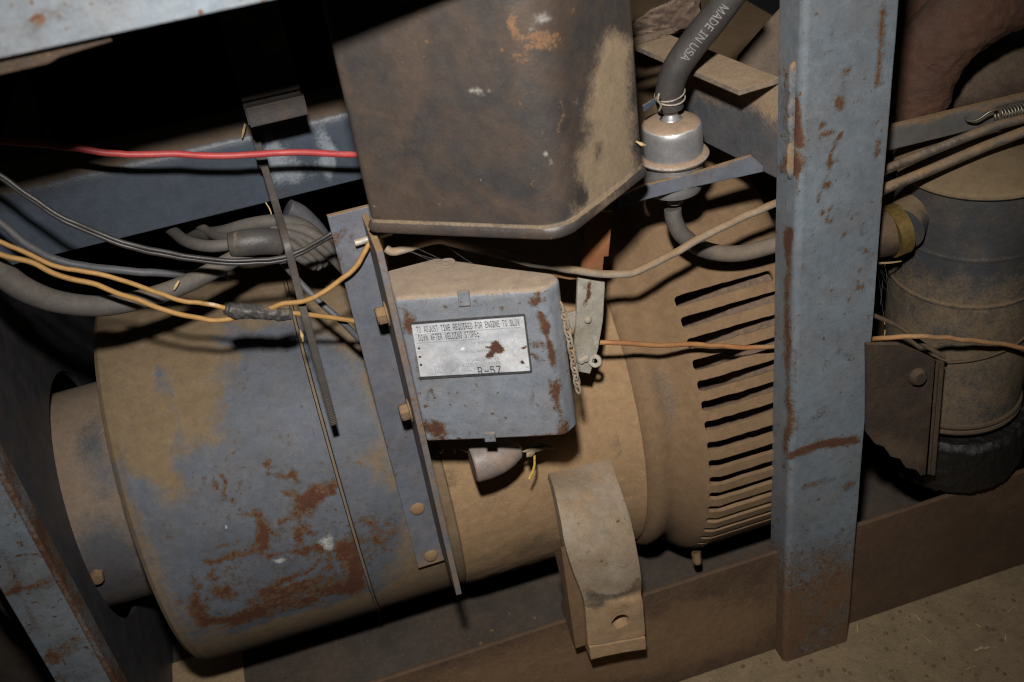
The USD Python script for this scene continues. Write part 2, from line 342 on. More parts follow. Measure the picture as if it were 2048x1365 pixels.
def plain(name, color, rough=0.6, metal=0.0, vary=0.35, s=300.0, bumps=0.2, spec=0.4, **k):
    lo, hi = tuple(c * (1 - vary) for c in color), tuple(min(1, c * (1 + vary)) for c in color)
    MAT[name] = usdkit.material(stage, f"/World/Looks/{name}", {
        "geo": ("geometry", {}), "n": ("noise_texture", {"scale": s, "detail": 6.0, "roughness": 0.65}), "m": ("rgb_ramp", {"ramp": [(0.3, lo), (0.7, hi)]}),
        "b": ("bump", {"strength": bumps, "distance": 0.0006}), "p": ("principled_bsdf", {"roughness": rough, "metallic": metal, "specular_ior_level": spec, **k})},
        [("geo.position", "n.vector"), ("n.fac", "m.fac"), ("m.color", "p.base_color"), ("n.fac", "b.height"), ("b.normal", "p.normal")], surface="p.BSDF")

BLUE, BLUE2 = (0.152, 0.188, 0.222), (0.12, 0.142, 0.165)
weathered("post_paint", BLUE, BLUE2, film=0.18, spk=0.5, rough=0.42, up=0.9, damp=0.5, ramp_=0.75, fine_s=330, s=30)
weathered("frame_paint", BLUE, BLUE2, film=0.2, spk=0.65, rough=0.42, up=0.95, damp=0.6, ramp_=0.9, fine_s=300, s=30)
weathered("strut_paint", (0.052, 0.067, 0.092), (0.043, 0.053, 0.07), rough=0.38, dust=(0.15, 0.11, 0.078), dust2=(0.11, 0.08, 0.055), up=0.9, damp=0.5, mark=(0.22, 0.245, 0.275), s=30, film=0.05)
weathered("bracket_paint", (0.125, 0.145, 0.185), (0.10, 0.115, 0.145), film=0.25, spk=0.4, rough=0.42, up=0.8, damp=0.6)
weathered("cover_paint", film=0.26, spk=0.45, base=(0.098, 0.113, 0.142), base2=(0.078, 0.09, 0.11), spec=0.22, dust=(0.205, 0.15, 0.094), dust2=(0.15, 0.105, 0.06), rough=0.62, up=0.25, damp=1.0, ramp_=1.7, fine_s=240, halo=0.55, s=40, mark=(0.42, 0.43, 0.42))
weathered("box_paint", dust=(0.285, 0.222, 0.165), dust2=(0.235, 0.175, 0.125), base=(0.195, 0.22, 0.26), base2=(0.16, 0.18, 0.21), film=0.25, spk=0.5, rough=0.4, up=1.0, damp=0.5, ramp_=0.8, fine_s=380)
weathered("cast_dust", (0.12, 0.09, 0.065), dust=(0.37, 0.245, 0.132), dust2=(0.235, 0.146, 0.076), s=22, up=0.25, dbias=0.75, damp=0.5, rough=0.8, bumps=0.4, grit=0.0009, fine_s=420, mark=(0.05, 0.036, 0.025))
weathered("shroud_dust", (0.10, 0.095, 0.09), dust=(0.235, 0.15, 0.082), dust2=(0.165, 0.102, 0.054), up=0.25, dbias=0.78, damp=0.7, rough=0.7, s=18, bumps=0.5)
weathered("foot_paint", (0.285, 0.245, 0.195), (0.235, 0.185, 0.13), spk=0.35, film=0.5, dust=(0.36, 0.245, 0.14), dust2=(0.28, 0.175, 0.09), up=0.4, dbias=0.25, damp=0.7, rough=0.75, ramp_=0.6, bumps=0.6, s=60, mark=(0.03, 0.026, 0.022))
weathered("tank_steel", (0.064, 0.046, 0.036), (0.033, 0.032, 0.033), rust=(0.19, 0.085, 0.035), rust2=(0.11, 0.05, 0.028), mark=(0.3, 0.29, 0.27), dust=(0.26, 0.19, 0.12), dust2=(0.19, 0.135, 0.08), up=0.0, damp=0.55, rough=0.45, s=70, fine_s=520, film=0.06, spk=0.38, ramp_=0.85, bumps=0.35, spec=0.6)
weathered("dark_steel", (0.035, 0.037, 0.042), (0.025, 0.026, 0.03), up=0.6, rough=0.5, damp=0.6)
weathered("dark_panel", (0.04, 0.052, 0.07), (0.028, 0.034, 0.044), up=0.3, rough=0.5, damp=0.9, s=60)
weathered("drum_dust", (0.085, 0.09, 0.105), up=0.35, dbias=0.5, damp=0.6, rough=0.6, dust=(0.25, 0.185, 0.13), dust2=(0.20, 0.145, 0.10), dmax=0.9)
weathered("rail_rust", (0.08, 0.047, 0.028), (0.058, 0.034, 0.02), dust=(0.185, 0.115, 0.06), dust2=(0.13, 0.075, 0.038), up=0.7, dbias=0.3, damp=0.8, rough=0.8, bumps=0.7, s=25)
weathered("pan_dark", (0.06, 0.05, 0.043), (0.045, 0.035, 0.028), dust=(0.12, 0.09, 0.062), dust2=(0.085, 0.062, 0.045), up=0.0, dbias=0.35, damp=0.9, rough=0.8, s=20)
weathered("brace_paint", (0.075, 0.085, 0.10), up=0.9, dbias=0.1, damp=0.8, rough=0.55, bumps=0.6, dust=(0.31, 0.225, 0.15), dust2=(0.24, 0.165, 0.10))
weathered("rust_strap", (0.26, 0.10, 0.036), (0.17, 0.062, 0.026), rough=0.75, up=0.5, dbias=0.15, damp=0.7, mark=(0.42, 0.38, 0.28), bumps=0.5)
weathered("zinc_dirty", (0.46, 0.44, 0.39), (0.30, 0.27, 0.21), rough=0.5, metal=0.2, up=0.4, dbias=0.1, damp=0.7, mark=(0.6, 0.6, 0.56))
weathered("chrome_can", (0.62, 0.62, 0.63), (0.45, 0.45, 0.46), rough=0.36, metal=0.75, film=0.1, up=0.8, dbias=-0.12, damp=0.5, dust=(0.30, 0.22, 0.155), dust2=(0.25, 0.17, 0.11), bumps=0.08, fine_s=500, grit=0.0003)
weathered("zinc_bowl", (0.30, 0.31, 0.32), (0.22, 0.22, 0.22), rough=0.4, metal=0.5, up=0.4, dbias=0.1, damp=0.5)
weathered("exhaust_rust", (0.10, 0.054, 0.040), (0.15, 0.068, 0.038), dust=(0.22, 0.165, 0.125), dust2=(0.14, 0.10, 0.078), up=0.55, dbias=-0.02, damp=0.5, rough=0.9, bumps=1.0, grit=0.0014, fine_s=700, dsoft=0.3)
weathered("manifold_dust", (0.10, 0.065, 0.05), dust=(0.25, 0.185, 0.13), dust2=(0.18, 0.125, 0.085), up=0.6, dbias=0.15, damp=0.5, rough=0.9, bumps=0.8, grit=0.001)
weathered("filter_paint", (0.04, 0.045, 0.053), (0.032, 0.035, 0.038), dust=(0.20, 0.145, 0.085), dust2=(0.14, 0.095, 0.05), up=0.75, dbias=0.15, damp=0.8, rough=0.6, bumps=0.5)
weathered("mount_brown", (0.038, 0.026, 0.019), (0.03, 0.02, 0.015), dust=(0.115, 0.078, 0.047), dust2=(0.075, 0.05, 0.031), up=0.6, dbias=0.2, damp=0.7, rough=0.8, bumps=0.7)
weathered("engine_yellow", (0.21, 0.125, 0.016), (0.14, 0.085, 0.015), dust=(0.22, 0.15, 0.085), dust2=(0.16, 0.10, 0.05), up=0.7, dbias=0.1, damp=0.9, rough=0.7, s=22)
weathered("bar_steel", (0.135, 0.14, 0.14), (0.10, 0.10, 0.098), up=0.7, dbias=0.15, damp=0.7, rough=0.5, metal=0.2)
weathered("rod_steel", (0.20, 0.19, 0.175), (0.12, 0.105, 0.085), up=0.3, dbias=0.25, damp=0.9, rough=0.35, metal=0.6, mark=(0.6, 0.55, 0.4))
weathered("tube_grey", (0.28, 0.245, 0.20), (0.22, 0.18, 0.135), up=0.4, dbias=0.3, damp=0.6, rough=0.55, mark=(0.5, 0.48, 0.42))
weathered("ground_dust", (0.24, 0.18, 0.105), (0.18, 0.135, 0.08), up=0.0, dbias=0.3, damp=0.6, rough=0.95, dust=(0.38, 0.28, 0.165), dust2=(0.30, 0.21, 0.12), bumps=0.9, grit=0.0015, bev=0.0)
weathered("bolt_dust", (0.17, 0.12, 0.085), up=0.3, dbias=0.5, damp=0.5, rough=0.7, bumps=0.5)
weathered("rubber_grey", (0.040, 0.037, 0.036), (0.030, 0.028, 0.027), up=0.25, dbias=-0.02, damp=0.5, rough=0.6, dust=(0.12, 0.095, 0.075), dust2=(0.09, 0.07, 0.055), bumps=0.4, dmax=0.7, dsoft=0.35, bev=0.0)
weathered("cable_dusty", (0.085, 0.078, 0.074), (0.067, 0.061, 0.057), up=0.3, dbias=0.1, damp=0.5, rough=0.7, dust=(0.21, 0.165, 0.125), dust2=(0.16, 0.12, 0.085), bumps=0.3, dmax=0.75, dsoft=0.35, bev=0.0)
weathered("cable_slate", (0.072, 0.078, 0.09), (0.055, 0.06, 0.07), up=0.3, dbias=0.0, damp=0.6, rough=0.55, dust=(0.19, 0.15, 0.115), dust2=(0.14, 0.105, 0.08), bumps=0.3, dmax=0.7, dsoft=0.3, bev=0.0)
weathered("cable_black", (0.02, 0.02, 0.021), (0.028, 0.027, 0.027), up=0.2, dbias=-0.1, damp=0.5, rough=0.42, dust=(0.12, 0.10, 0.085), dust2=(0.09, 0.07, 0.055), dmax=0.5, bumps=0.15, bev=0.0)
weathered("cable_red", (0.40, 0.045, 0.05), (0.33, 0.038, 0.042), up=0.1, dbias=-0.2, damp=0.4, rough=0.5, dust=(0.36, 0.16, 0.12), dust2=(0.3, 0.12, 0.09), bumps=0.1, ramp_=0.3, mark=(0.1, 0.02, 0.02), bev=0.0)
weathered("wire_yellow", (0.36, 0.205, 0.065), (0.31, 0.165, 0.047), up=0.15, dbias=-0.05, damp=0.6, rough=0.6, dust=(0.36, 0.22, 0.11), dust2=(0.27, 0.155, 0.07), bumps=0.15, mark=(0.6, 0.5, 0.4), ramp_=0.3, bev=0.0)
weathered("wire_orange", (0.36, 0.18, 0.06), (0.30, 0.13, 0.05), up=0.15, dbias=0.1, damp=0.6, rough=0.6, dust=(0.34, 0.22, 0.12), dust2=(0.27, 0.16, 0.08), bumps=0.3, mark=(0.36, 0.09, 0.05), bev=0.0)
weathered("tape_black", (0.038, 0.038, 0.041), (0.052, 0.05, 0.05), up=0.35, dbias=-0.05, damp=0.7, rough=0.45, dust=(0.2, 0.155, 0.11), dust2=(0.15, 0.11, 0.07), bumps=0.5, dmax=0.8)
weathered("tie_plastic", (0.07, 0.066, 0.062), (0.05, 0.046, 0.043), up=0.2, dbias=0.1, damp=0.6, rough=0.5, dust=(0.19, 0.145, 0.11), dust2=(0.14, 0.105, 0.08), dmax=0.7, bumps=0.3)
weathered("plate_silver", (0.66, 0.68, 0.71), (0.42, 0.45, 0.50), rough=0.4, metal=0.1, up=0.0, dbias=-0.5, damp=0.4, ramp_=0.6, mark=(0.85, 0.86, 0.88), s=70, bev=0.0, bumps=0.1, fine_s=300)
plain("plate_border", (0.05, 0.05, 0.05), 0.5)
plain("print_dark", (0.045, 0.04, 0.04), 0.6)
plain("print_faint", (0.27, 0.28, 0.30), 0.6)
plain("print_white", (0.19, 0.18, 0.175), 0.7)
plain("oil_black", (0.012, 0.011, 0.010), 0.42, s=900, bumps=1.0, vary=0.6)
plain("brass", (0.42, 0.29, 0.10), 0.35, metal=0.8, vary=0.3)
plain("spring_steel", (0.20, 0.18, 0.14), 0.4, metal=0.7)
plain("straw", (0.42, 0.30, 0.15), 0.8)
plain("straw_yellow", (0.55, 0.36, 0.06), 0.7)
plain("cobweb", (0.16, 0.15, 0.14), 0.9)
plain("dead_leaf", (0.30, 0.235, 0.15), 0.85, s=500)
weathered("knob_grimy", (0.24, 0.175, 0.14), (0.15, 0.145, 0.145), rough=0.5, up=0.1, dbias=0.1, damp=0.9, s=120, mark=(0.42, 0.37, 0.31), dust=(0.33, 0.22, 0.15), dust2=(0.24, 0.15, 0.10), bumps=0.15)
plain("inner_brown", (0.13, 0.088, 0.06), 0.9)
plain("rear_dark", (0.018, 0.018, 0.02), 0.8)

# ================================================================ THE SETTING
g = trimesh.creation.box(bounds=[(-3, -1.5, -0.05), (4, 3.5, 0)])
one("ground", "dusty brown ground that the machine stands on", "ground", g, "ground_dust", kind="structure")
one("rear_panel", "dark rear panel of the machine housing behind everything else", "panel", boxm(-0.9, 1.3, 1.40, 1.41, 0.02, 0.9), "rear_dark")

# ---------------- base rail (a channel lying along the front)
t = Thing("base_rail", "dusty rusted steel channel rail along the ground at the lower right", "rail")
prof = Polygon([(0.556, 0.0), (0.556, 0.125), (0.5605, 0.125), (0.5605, 0.009), (0.603, 0.006), (0.603, 0.0)]).buffer(-0.0015).buffer(0.0015)
t.add("channel", prism(prof, -0.62, 1.2, "x", 0.012), "rail_rust", wear=dict(d=[("f", lambda P: np.where(P[:, 2] < 0.09, -0.1, 0.0) - np.where(P[:, 2] > .1235, .9, 0)), (1150, 1330, 450, 60, -15, 0.55), (1420, 1270, 190, 60, -15, 0.3), (1850, 1080, 120, 60, -20, -0.3)], o=[(1560, 1210, 20, 16, 0, 0.0)]))
t.done()
xm = [atZ([q], .024)[0][0] for q in ((332, 1330), (486, 1330))]
one("cross_member", "short pale dusty block standing under the barrel at the lower left", "block", boxm(xm[0], xm[1], 0.57, 0.735, 0.0, 0.024, 0.02), "ground_dust", wear=dict(d0=0.5))
one("deck_pan", "dark dusty floor pan under the generator behind the base rail", "pan", prism([(-0.62, 0.61), (1.2, 0.61), (1.2, 1.35), (-0.62, 1.35)], 0.012, 0.018, "z", 0.05), "pan_dark")

# ---------------- the upright post at the right
t = Thing("steel_post", "tall blue-grey steel upright with rust spots right of the slotted shroud", "post")
zt = 0.74
PW = dict(warp=0.45, d=[("f", lambda P: np.clip((0.16 - P[:, 2]) / 0.09, 0, 1) * 0.34)],
          r=[("f", lambda P: np.clip((0.18 - P[:, 2]) / 0.10, 0, 1) * 0.6), (1645, 250, 6, 5, 0, .7), (1655, 245, 4, 4, 0, .6), (1632, 240, 4, 4, 0, .5), (1692, 142, 6, 5, 0, .5), (1660, 75, 5, 4, 0, .5), (1697, 205, 4, 10, 0, .5),
             ("line", [(1700, 138), (1684, 150), (1681, 215)], 5, .55), ("line", [(1678, 200), (1676, 220)], 7, .7), ("line", [(1643, 275), (1652, 268), (1682, 270)], 5, .6),
             ("line", [(1680, 272), (1660, 315), (1655, 330)], 5, .65), (1660, 325, 17, 6, -10, .8), ("line", [(1655, 340), (1649, 365)], 5, .6), (1655, 372, 13, 8, -20, .8),
             (1639, 398, 5, 14, 0, .7), (1647, 425, 6, 10, 10, .7), (1656, 440, 7, 9, 0, .8), (1668, 417, 7, 6, 0, .7), (1685, 427, 6, 5, 0, .6), (1703, 423, 6, 5, 0, .6), (1721, 423, 5, 5, 0, .6),
             (1690, 468, 8, 7, 0, .8), (1725, 465, 8, 7, 0, .8), (1622, 462, 4, 5, 0, .6), (1728, 500, 14, 8, 10, .7), (1742, 505, 8, 5, 0, .6), (1718, 540, 6, 9, 0, .6), (1721, 575, 12, 8, 20, .6), (1745, 565, 5, 6, 0, .6),
             (1697, 600, 6, 6, 0, .6), (1675, 675, 8, 6, 0, .5), (1680, 705, 12, 5, -40, .5), (1700, 715, 10, 10, 0, .45), (1652, 728, 8, 5, -40, .5), (1645, 820, 20, 7, -30, .5), (1632, 835, 16, 5, -20, .5), (1702, 795, 6, 5, 0, .5), (1740, 640, 5, 16, 0, .5),
             ("line", [(1765, 20), (1762, 110), (1755, 170)], 9, .75), ("line", [(1757, 280), (1752, 310)], 7, .7),
             ("line", [(1583, 915), (1600, 905), (1640, 890), (1700, 880), (1712, 878)], 9, .95), ("line", [(1605, 975), (1640, 962), (1670, 955)], 7, .55), ("line", [(1690, 975), (1705, 968)], 8, .55),
             ("poly", [(1555, 120), (1592, 150), (1600, 205), (1615, 260), (1610, 330), (1575, 350), (1556, 340)], 14, .38), ("line", [(1592, 200), (1598, 260), (1600, 290)], 9, .55), ("line", [(1592, 330), (1594, 390)], 6, .45),
             (1585, 330, 30, 22, 0, .45), ("line", [(1581, 460), (1575, 560), (1574, 720), (1580, 840), (1572, 900)], 9, .62), (1575, 480, 9, 30, 0, .5), ("line", [(1590, 700), (1592, 860)], 7, .35),
             (1650, 1060, 60, 60, 0, .12), (1570, 930, 12, 30, 0, .4)],
          o=[(1650, 840, 6, 8, 0, .5)])
o_ = shapely.union_all([sbox(0.3060, 0.540, 0.3676, 0.5435), sbox(0.3060, 0.540, 0.3095, 0.568)])
o_ = o_.buffer(-0.0005).buffer(0.0005)
o_ = o_.difference(sbox(0.300, 0.535, 0.311, 0.545)).union(Point(0.311, 0.545).buffer(0.005, 24).difference(Point(0.311, 0.545).buffer(0.0016, 24)).intersection(sbox(0.3, 0.53, 0.3111, 0.5451)))
o_ = shapely.union_all([o_.buffer(0.0002), sbox(0.3109, 0.5400, 0.3676, 0.5435)]).buffer(-0.0001)
o_ = max(getattr(o_, "geoms", [o_]), key=lambda g: g.area)
pm = prism(o_, 0.0, zt, "z", 0.0035); pm.vertices = pm.vertices + np.outer((meshkit.fbm(pm.vertices * [9, 3, 9], 3, 21) - .5) * .0032, [0, 1, 0])
t.add("post_channel", pm, "post_paint", wear=PW, smooth=40)
t.add("right_lip", boxm(0.3658, 0.3677, 0.5437, 0.556, 0.0, zt, 0.006), "post_paint", wear=dict(d0=0.1, r0=0.25))
ws = []
for k in range(26):                                                    # the lumpy weld where the brace meets the post
    s = k / 25; c = pt(1572 + 8 * math.sin(s * 5) + rng.normal(0, 3), 150 + 195 * s, 0.548); c[0] = .3058
    b = trimesh.creation.icosphere(2, 0.0042 * (0.6 + 0.6 * rng.random())); b.apply_scale([.8, .45, 1.5]); b.apply_translation(c); ws.append(b)
t.add("weld_bead", cat(ws), "post_paint", wear=dict(r0=0.32, d0=0.2, d=[(1585, 325, 30, 30, 0, 0.5)]), label="lumpy rusty weld bead")
t.done()
one("brown_strip", "narrow brown steel strip standing just behind the right edge of the post", "strip", boxm(0.377, 0.392, 0.60, 0.604, 0.10, 0.345, 0.02), "mount_brown", wear=dict(d0=0.3))

# ---------------- the angle post at the lower left
t = Thing("angle_post", "blue steel corner upright with rusty edge and scratches at the lower left", "post")
AW = dict(d=[("f", lambda P: np.full(len(P), -0.35))],
          r0=0.02, r=[(20, 1000, 30, 60, 30, .28), (55, 1080, 40, 60, 20, .28), (20, 1180, 40, 20, 0, .25), (90, 1170, 30, 14, -20, .4), (30, 1185, 60, 8, -15, .5), (120, 1300, 60, 20, -30, .42), (200, 1300, 18, 30, 60, .5), (40, 1260, 40, 20, -20, .2), (150, 1350, 60, 14, -10, .4), (200, 1240, 30, 14, 10, .3),
             ("line", [(0, 1090), (60, 1230), (130, 1365)], 8, .35), ("line", [(0, 928), (120, 1130), (245, 1365)], 9, .5)])
t.add("front_face", boxm(-0.2345, -0.2035, 0.54, 0.5435, 0.0, 0.8, 0.0035), "frame_paint", wear=AW)
t.add("side_lip", boxm(-0.2035, -0.2, 0.5405, 0.5575, 0.0, 0.8, 0.0035), "frame_paint", wear=dict(r0=0.55, d0=-0.2, r=[("f", lambda P: (meshkit.fbm(P * 60, 3, 3) - 0.5) * 0.8)]), label="rust-covered returned edge")
t.done()

# ---------------- top beam and hood (out of focus, above)
t = Thing("top_beam", "pale blue painted frame beam across the top left corner with rust patch", "beam")
BW = dict(d0=-0.3, d=[("line", [(0, 148), (240, 88)], 10, .6)], r=[(95, 30, 55, 14, -12, .55), (110, 45, 35, 10, 0, .5), (30, 30, 60, 8, -15, .45), (20, 95, 80, 14, -12, .3), (250, 20, 60, 6, -15, .2), ("line", [(0, 140), (230, 82), (600, 0)], 7, .3)])
t.add("front_face", boxm(-0.45, 0.16, 0.462, 0.466, 0.673, 0.80, 0.006), "frame_paint", wear=BW)
t.add("top_plate", boxm(-0.45, 0.16, 0.466, 0.60, 0.796, 0.80, 0.03), "frame_paint", wear=dict(d0=-0.2))
t.add("rusty_lip", cat([prism([(-0.3, 0.672), (-0.10, 0.672), (-0.0535, 0.6705), (-0.053, 0.6690), (-0.075, 0.6672), (-0.08, 0.6655), (-0.3, 0.6625)], 0.467, 0.4695, "y", 0.006)]), "mount_brown", wear=dict(d0=0.05, r0=0.35), label="rusty torn lip along the lower edge")
t.done()

# ---------------- blue cross strut behind
t = Thing("cross_strut", "dark blue cross strut with pale chalky stripes behind the red cable", "strut")
SW = dict(d0=-0.3, o=[(540, 290, 18, 70, -12, .75), (575, 330, 26, 55, -10, .7), (645, 290, 22, 60, -12, .75), (620, 345, 40, 30, -10, .5), (545, 365, 20, 30, 0, .4), (660, 330, 14, 50, 0, .55), (600, 240, 10, 30, -10, .5)],
          d=[("line", [(0, 375), (300, 305), (690, 210)], 16, .55)], r=[(565, 385, 10, 5, -15, .7), (95, 462, 5, 5, 0, .6), (260, 420, 6, 3, 0, .3)])
prof = Polygon([(0.70, 0.473), (0.70, 0.516), (0.7006, 0.520), (0.7022, 0.5235), (0.7045, 0.526), (0.708, 0.528), (0.712, 0.5285), (0.74, 0.5285), (0.74, 0.525), (0.712, 0.525), (0.706, 0.522), (0.7035, 0.516), (0.7035, 0.473)])
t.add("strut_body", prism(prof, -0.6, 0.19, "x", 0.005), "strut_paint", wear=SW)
t.done()

# ---------------- dark bracket hanging from above
t = Thing("hanging_bracket", "dark bent steel strap hanging down in front of the blue strut", "bracket")
yb = 0.645
zs = [pt(*q, yb)[2] for q in ((540, 140), (540, 188), (545, 200), (550, 243))]
xl, xr = -0.0125, 0.0235
prof = Polygon([(yb + .006, 0.78), (yb + .006, zs[0] + .003), (yb + .003, zs[0] - .002), (yb - .003, zs[1] + .003), (yb - .003, zs[1]), (yb + .003, zs[1] - .001), (yb + .003, zs[3] - .0), (yb + .007, zs[3] - .0), (yb + .007, zs[1] + .003), (yb + .007, zs[0] - .002), (yb + .010, zs[0] + .003), (yb + .010, 0.78)])
t.add("strap", prism(prof, xl, xr, "x", 0.008), "dark_steel", wear=dict(d0=-0.5, r=[(475, 172, 10, 8, 0, .7)], d=[(560, 165, 60, 8, -10, .25)]))
t.add("end_block", boxm(xl + 0.001, xr + 0.0012, yb - .002, yb + .0025, zs[3] + .0002, zs[2] - .001, 0.01), "dark_steel", wear=dict(d0=-0.5))
t.done()

# ================================================================ THE GENERATOR
t = Thing("generator", "big round dusty generator barrel with scraped blue paint and rust", "generator")
GW = dict(d0=0.95, d=[
    ("poly", [(455, 650), (540, 632), (620, 640), (690, 660), (735, 740), (760, 830), (790, 960), (805, 1080), (745, 1170), (640, 1215), (470, 1262), (400, 1255), (345, 1190), (290, 1085), (245, 990), (222, 925), (250, 905), (300, 960), (330, 1000), (360, 985), (350, 930), (390, 895), (432, 870), (425, 790), (450, 735)], 60, -1.15),
    (325, 775, 18, 45, 5, -.6), (350, 800, 12, 50, -8, -.55), (318, 735, 10, 30, 0, -.35), (272, 853, 26, 14, 10, -.5), (230, 640, 40, 12, 0, -.4), (430, 680, 60, 14, 10, -.4), (500, 680, 50, 18, 0, -.3), (235, 870, 26, 16, 30, -.3), (355, 860, 18, 45, -10, -.35),
    (300, 930, 40, 40, 0, .3), (700, 930, 30, 40, 0, .35), (745, 930, 26, 50, 0, .4), (745, 1010, 22, 50, 0, .25), (600, 1240, 180, 14, -17, .5), (460, 1100, 60, 50, 0, .1)],
    r=[(540, 930, 9, 8, 0, 0.56), ("line", [(540, 945), (570, 955), (588, 945)], 8, 0.52), (588, 952, 12, 12, 0, 0.48), (575, 982, 20, 9, -10, 0.48), (632, 985, 36, 22, -8, 0.76), (610, 1005, 24, 20, 0, 0.64), (665, 975, 14, 16, 0, 0.56), (605, 1032, 40, 8, -5, 0.36),
       (500, 1024, 26, 8, 0, 0.56), (523, 1060, 16, 42, -12, 0.76), (525, 1090, 14, 22, 0, 0.64), (560, 1048, 14, 7, -20, 0.5), (610, 1010, 30, 8, -30, 0.35), (570, 1120, 10, 6, 0, 0.4), (625, 1062, 12, 6, 20, 0.35), (480, 1075, 8, 5, 0, 0.4), (655, 1130, 16, 10, -30, 0.45), (600, 1070, 14, 26, 0, 0.48), (635, 1095, 30, 8, -10, 0.48), (698, 1110, 24, 42, 0, 0.76), (712, 1150, 16, 40, 0, 0.64), (690, 1090, 18, 14, 0, 0.48),
       ("line", [(540, 1115), (590, 1100), (630, 1090)], 6, 0.48), ("line", [(400, 1122), (430, 1127), (480, 1115), (515, 1102)], 7, 0.52), (390, 1135, 14, 10, 0, 0.32), (447, 1094, 18, 7, 0, 0.56),
       (428, 1150, 12, 14, 0, 0.48), (390, 1190, 14, 46, 0, 0.60), (400, 1235, 20, 26, 0, 0.60), (450, 1190, 28, 12, 20, 0.64), ("line", [(350, 1185), (365, 1210)], 7, 0.36), ("line", [(520, 1185), (560, 1165), (620, 1140), (640, 1115)], 7, 0.48),
       ("line", [(410, 1245), (480, 1235), (560, 1212), (640, 1190), (720, 1165)], 14, 0.60), (560, 1190, 60, 12, -15, 0.40), (640, 1165, 50, 16, -15, 0.52), (530, 1185, 40, 10, -10, 0.40), (700, 1175, 40, 20, 0, 0.40), (500, 1230, 80, 14, -12, 0.28),
       ("line", [(430, 955), (438, 978)], 4, 0.44), ("line", [(445, 955), (455, 990), (475, 1000)], 5, 0.48), ("line", [(480, 955), (483, 975)], 4, 0.32), (447, 1000, 6, 10, 0, 0.40), (360, 985, 16, 6, 10, 0.20),
       (740, 915, 10, 10, 0, 0.28), (780, 1040, 20, 8, -20, 0.28), (770, 1085, 30, 40, 0, 0.16), (745, 1080, 14, 50, 0, 0.24), (695, 920, 8, 6, 0, 0.32), (580, 1150, 200, 80, -15, .16), (760, 1070, 40, 60, 0, .2), (640, 1040, 90, 70, 0, .12)],
    o=[(655, 1085, 30, 13, 5, .85), (660, 1068, 18, 8, -10, .55), (560, 1126, 22, 8, -6, .85), (552, 1052, 12, 14, 0, .55), (575, 1036, 22, 4, 0, .5), (455, 1055, 5, 9, 0, .8), (420, 1052, 8, 8, 0, .35), (592, 933, 2.5, 2.5, 0, .8), (537, 941, 2.5, 2.5, 0, .8), (520, 950, 3, 3, 0, .6), (460, 1009, 3, 4, 0, .8), (358, 1157, 5, 4, 0, .6), (196, 680, 8, 10, 0, .5)])
ang = (-100, 110)
cover = revx([(-0.172, 0.0), (-0.172, 0.150), (-0.1715, 0.1545), (-0.168, 0.158), (-0.162, 0.1595), (-0.150, 0.160), (-0.0225, 0.1612)], *ang, 330, 0.0016)
t.add("end_cover", cover, "cover_paint", wear=GW, smooth=50)
t.add("seam_ridge", revx([(-0.0220, 0.160), (-0.0220, 0.1618), (-0.0200, 0.1619), (-0.0200, 0.160)], *ang, 240), "cover_paint", wear=dict(d0=0.55))
t.add("painted_band", revx([(-0.0195, 0.160), (-0.0195, 0.1608), (0.055, 0.1612), (0.055, 0.159)], *ang, 330, 0.0016), "cover_paint", wear=GW, smooth=50)
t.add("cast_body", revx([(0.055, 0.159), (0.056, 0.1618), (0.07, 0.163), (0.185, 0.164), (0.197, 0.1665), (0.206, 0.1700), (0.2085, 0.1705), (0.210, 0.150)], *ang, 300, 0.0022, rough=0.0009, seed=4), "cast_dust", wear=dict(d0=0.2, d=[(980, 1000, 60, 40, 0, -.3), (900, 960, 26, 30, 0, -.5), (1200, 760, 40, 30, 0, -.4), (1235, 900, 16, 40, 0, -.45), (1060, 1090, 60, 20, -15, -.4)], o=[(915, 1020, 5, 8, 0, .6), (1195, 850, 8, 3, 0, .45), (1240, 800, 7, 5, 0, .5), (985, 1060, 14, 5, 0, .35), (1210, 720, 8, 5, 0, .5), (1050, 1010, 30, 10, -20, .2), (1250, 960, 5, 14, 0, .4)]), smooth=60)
t.add("end_drum", revx([(-0.30, 0.0), (-0.30, 0.088), (-0.296, 0.0925), (-0.172, 0.0935)], -120, 120, 160, 0.003), "drum_dust", wear=dict(d=[("poly", [(150, 870), (200, 830), (230, 960), (200, 980), (160, 930)], 30, -.5), (210, 1130, 60, 50, 0, -.6), (200, 1060, 50, 40, 0, -.3)]), smooth=50, label="smaller bearing drum at the barrel's left end")
bp = onbarrel([(194, 1150)], 0.0945)[0]
bn = np.array([0, bp[1] - YC, bp[2] - ZC]); bn /= np.linalg.norm(bn)
t.add("drum_bolt", hexbolt(bp - bn * 0.001, bn, 0.0056, 0.006, False), "bolt_dust", wear=dict(d0=0.1))
t.done()

# ---------------- dark left panel with round hole
hole = Point(YC - 0.002, ZC + 0.004).buffer(0.107, 64)
pnl = sbox(0.57, 0.02, 1.15, 0.47).difference(hole)
one("end_panel", "dark blue end panel with a round hole around the drum at the left edge", "panel", prism(pnl, -0.2245, -0.2205, "x", 0.02), "dark_panel", wear=dict(d0=-0.3, d=[(75, 700, 40, 120, 20, .3), (30, 820, 20, 60, 0, .2), (50, 570, 40, 30, 0, .2)], o=[(62, 872, 6, 8, 40, .7)]))

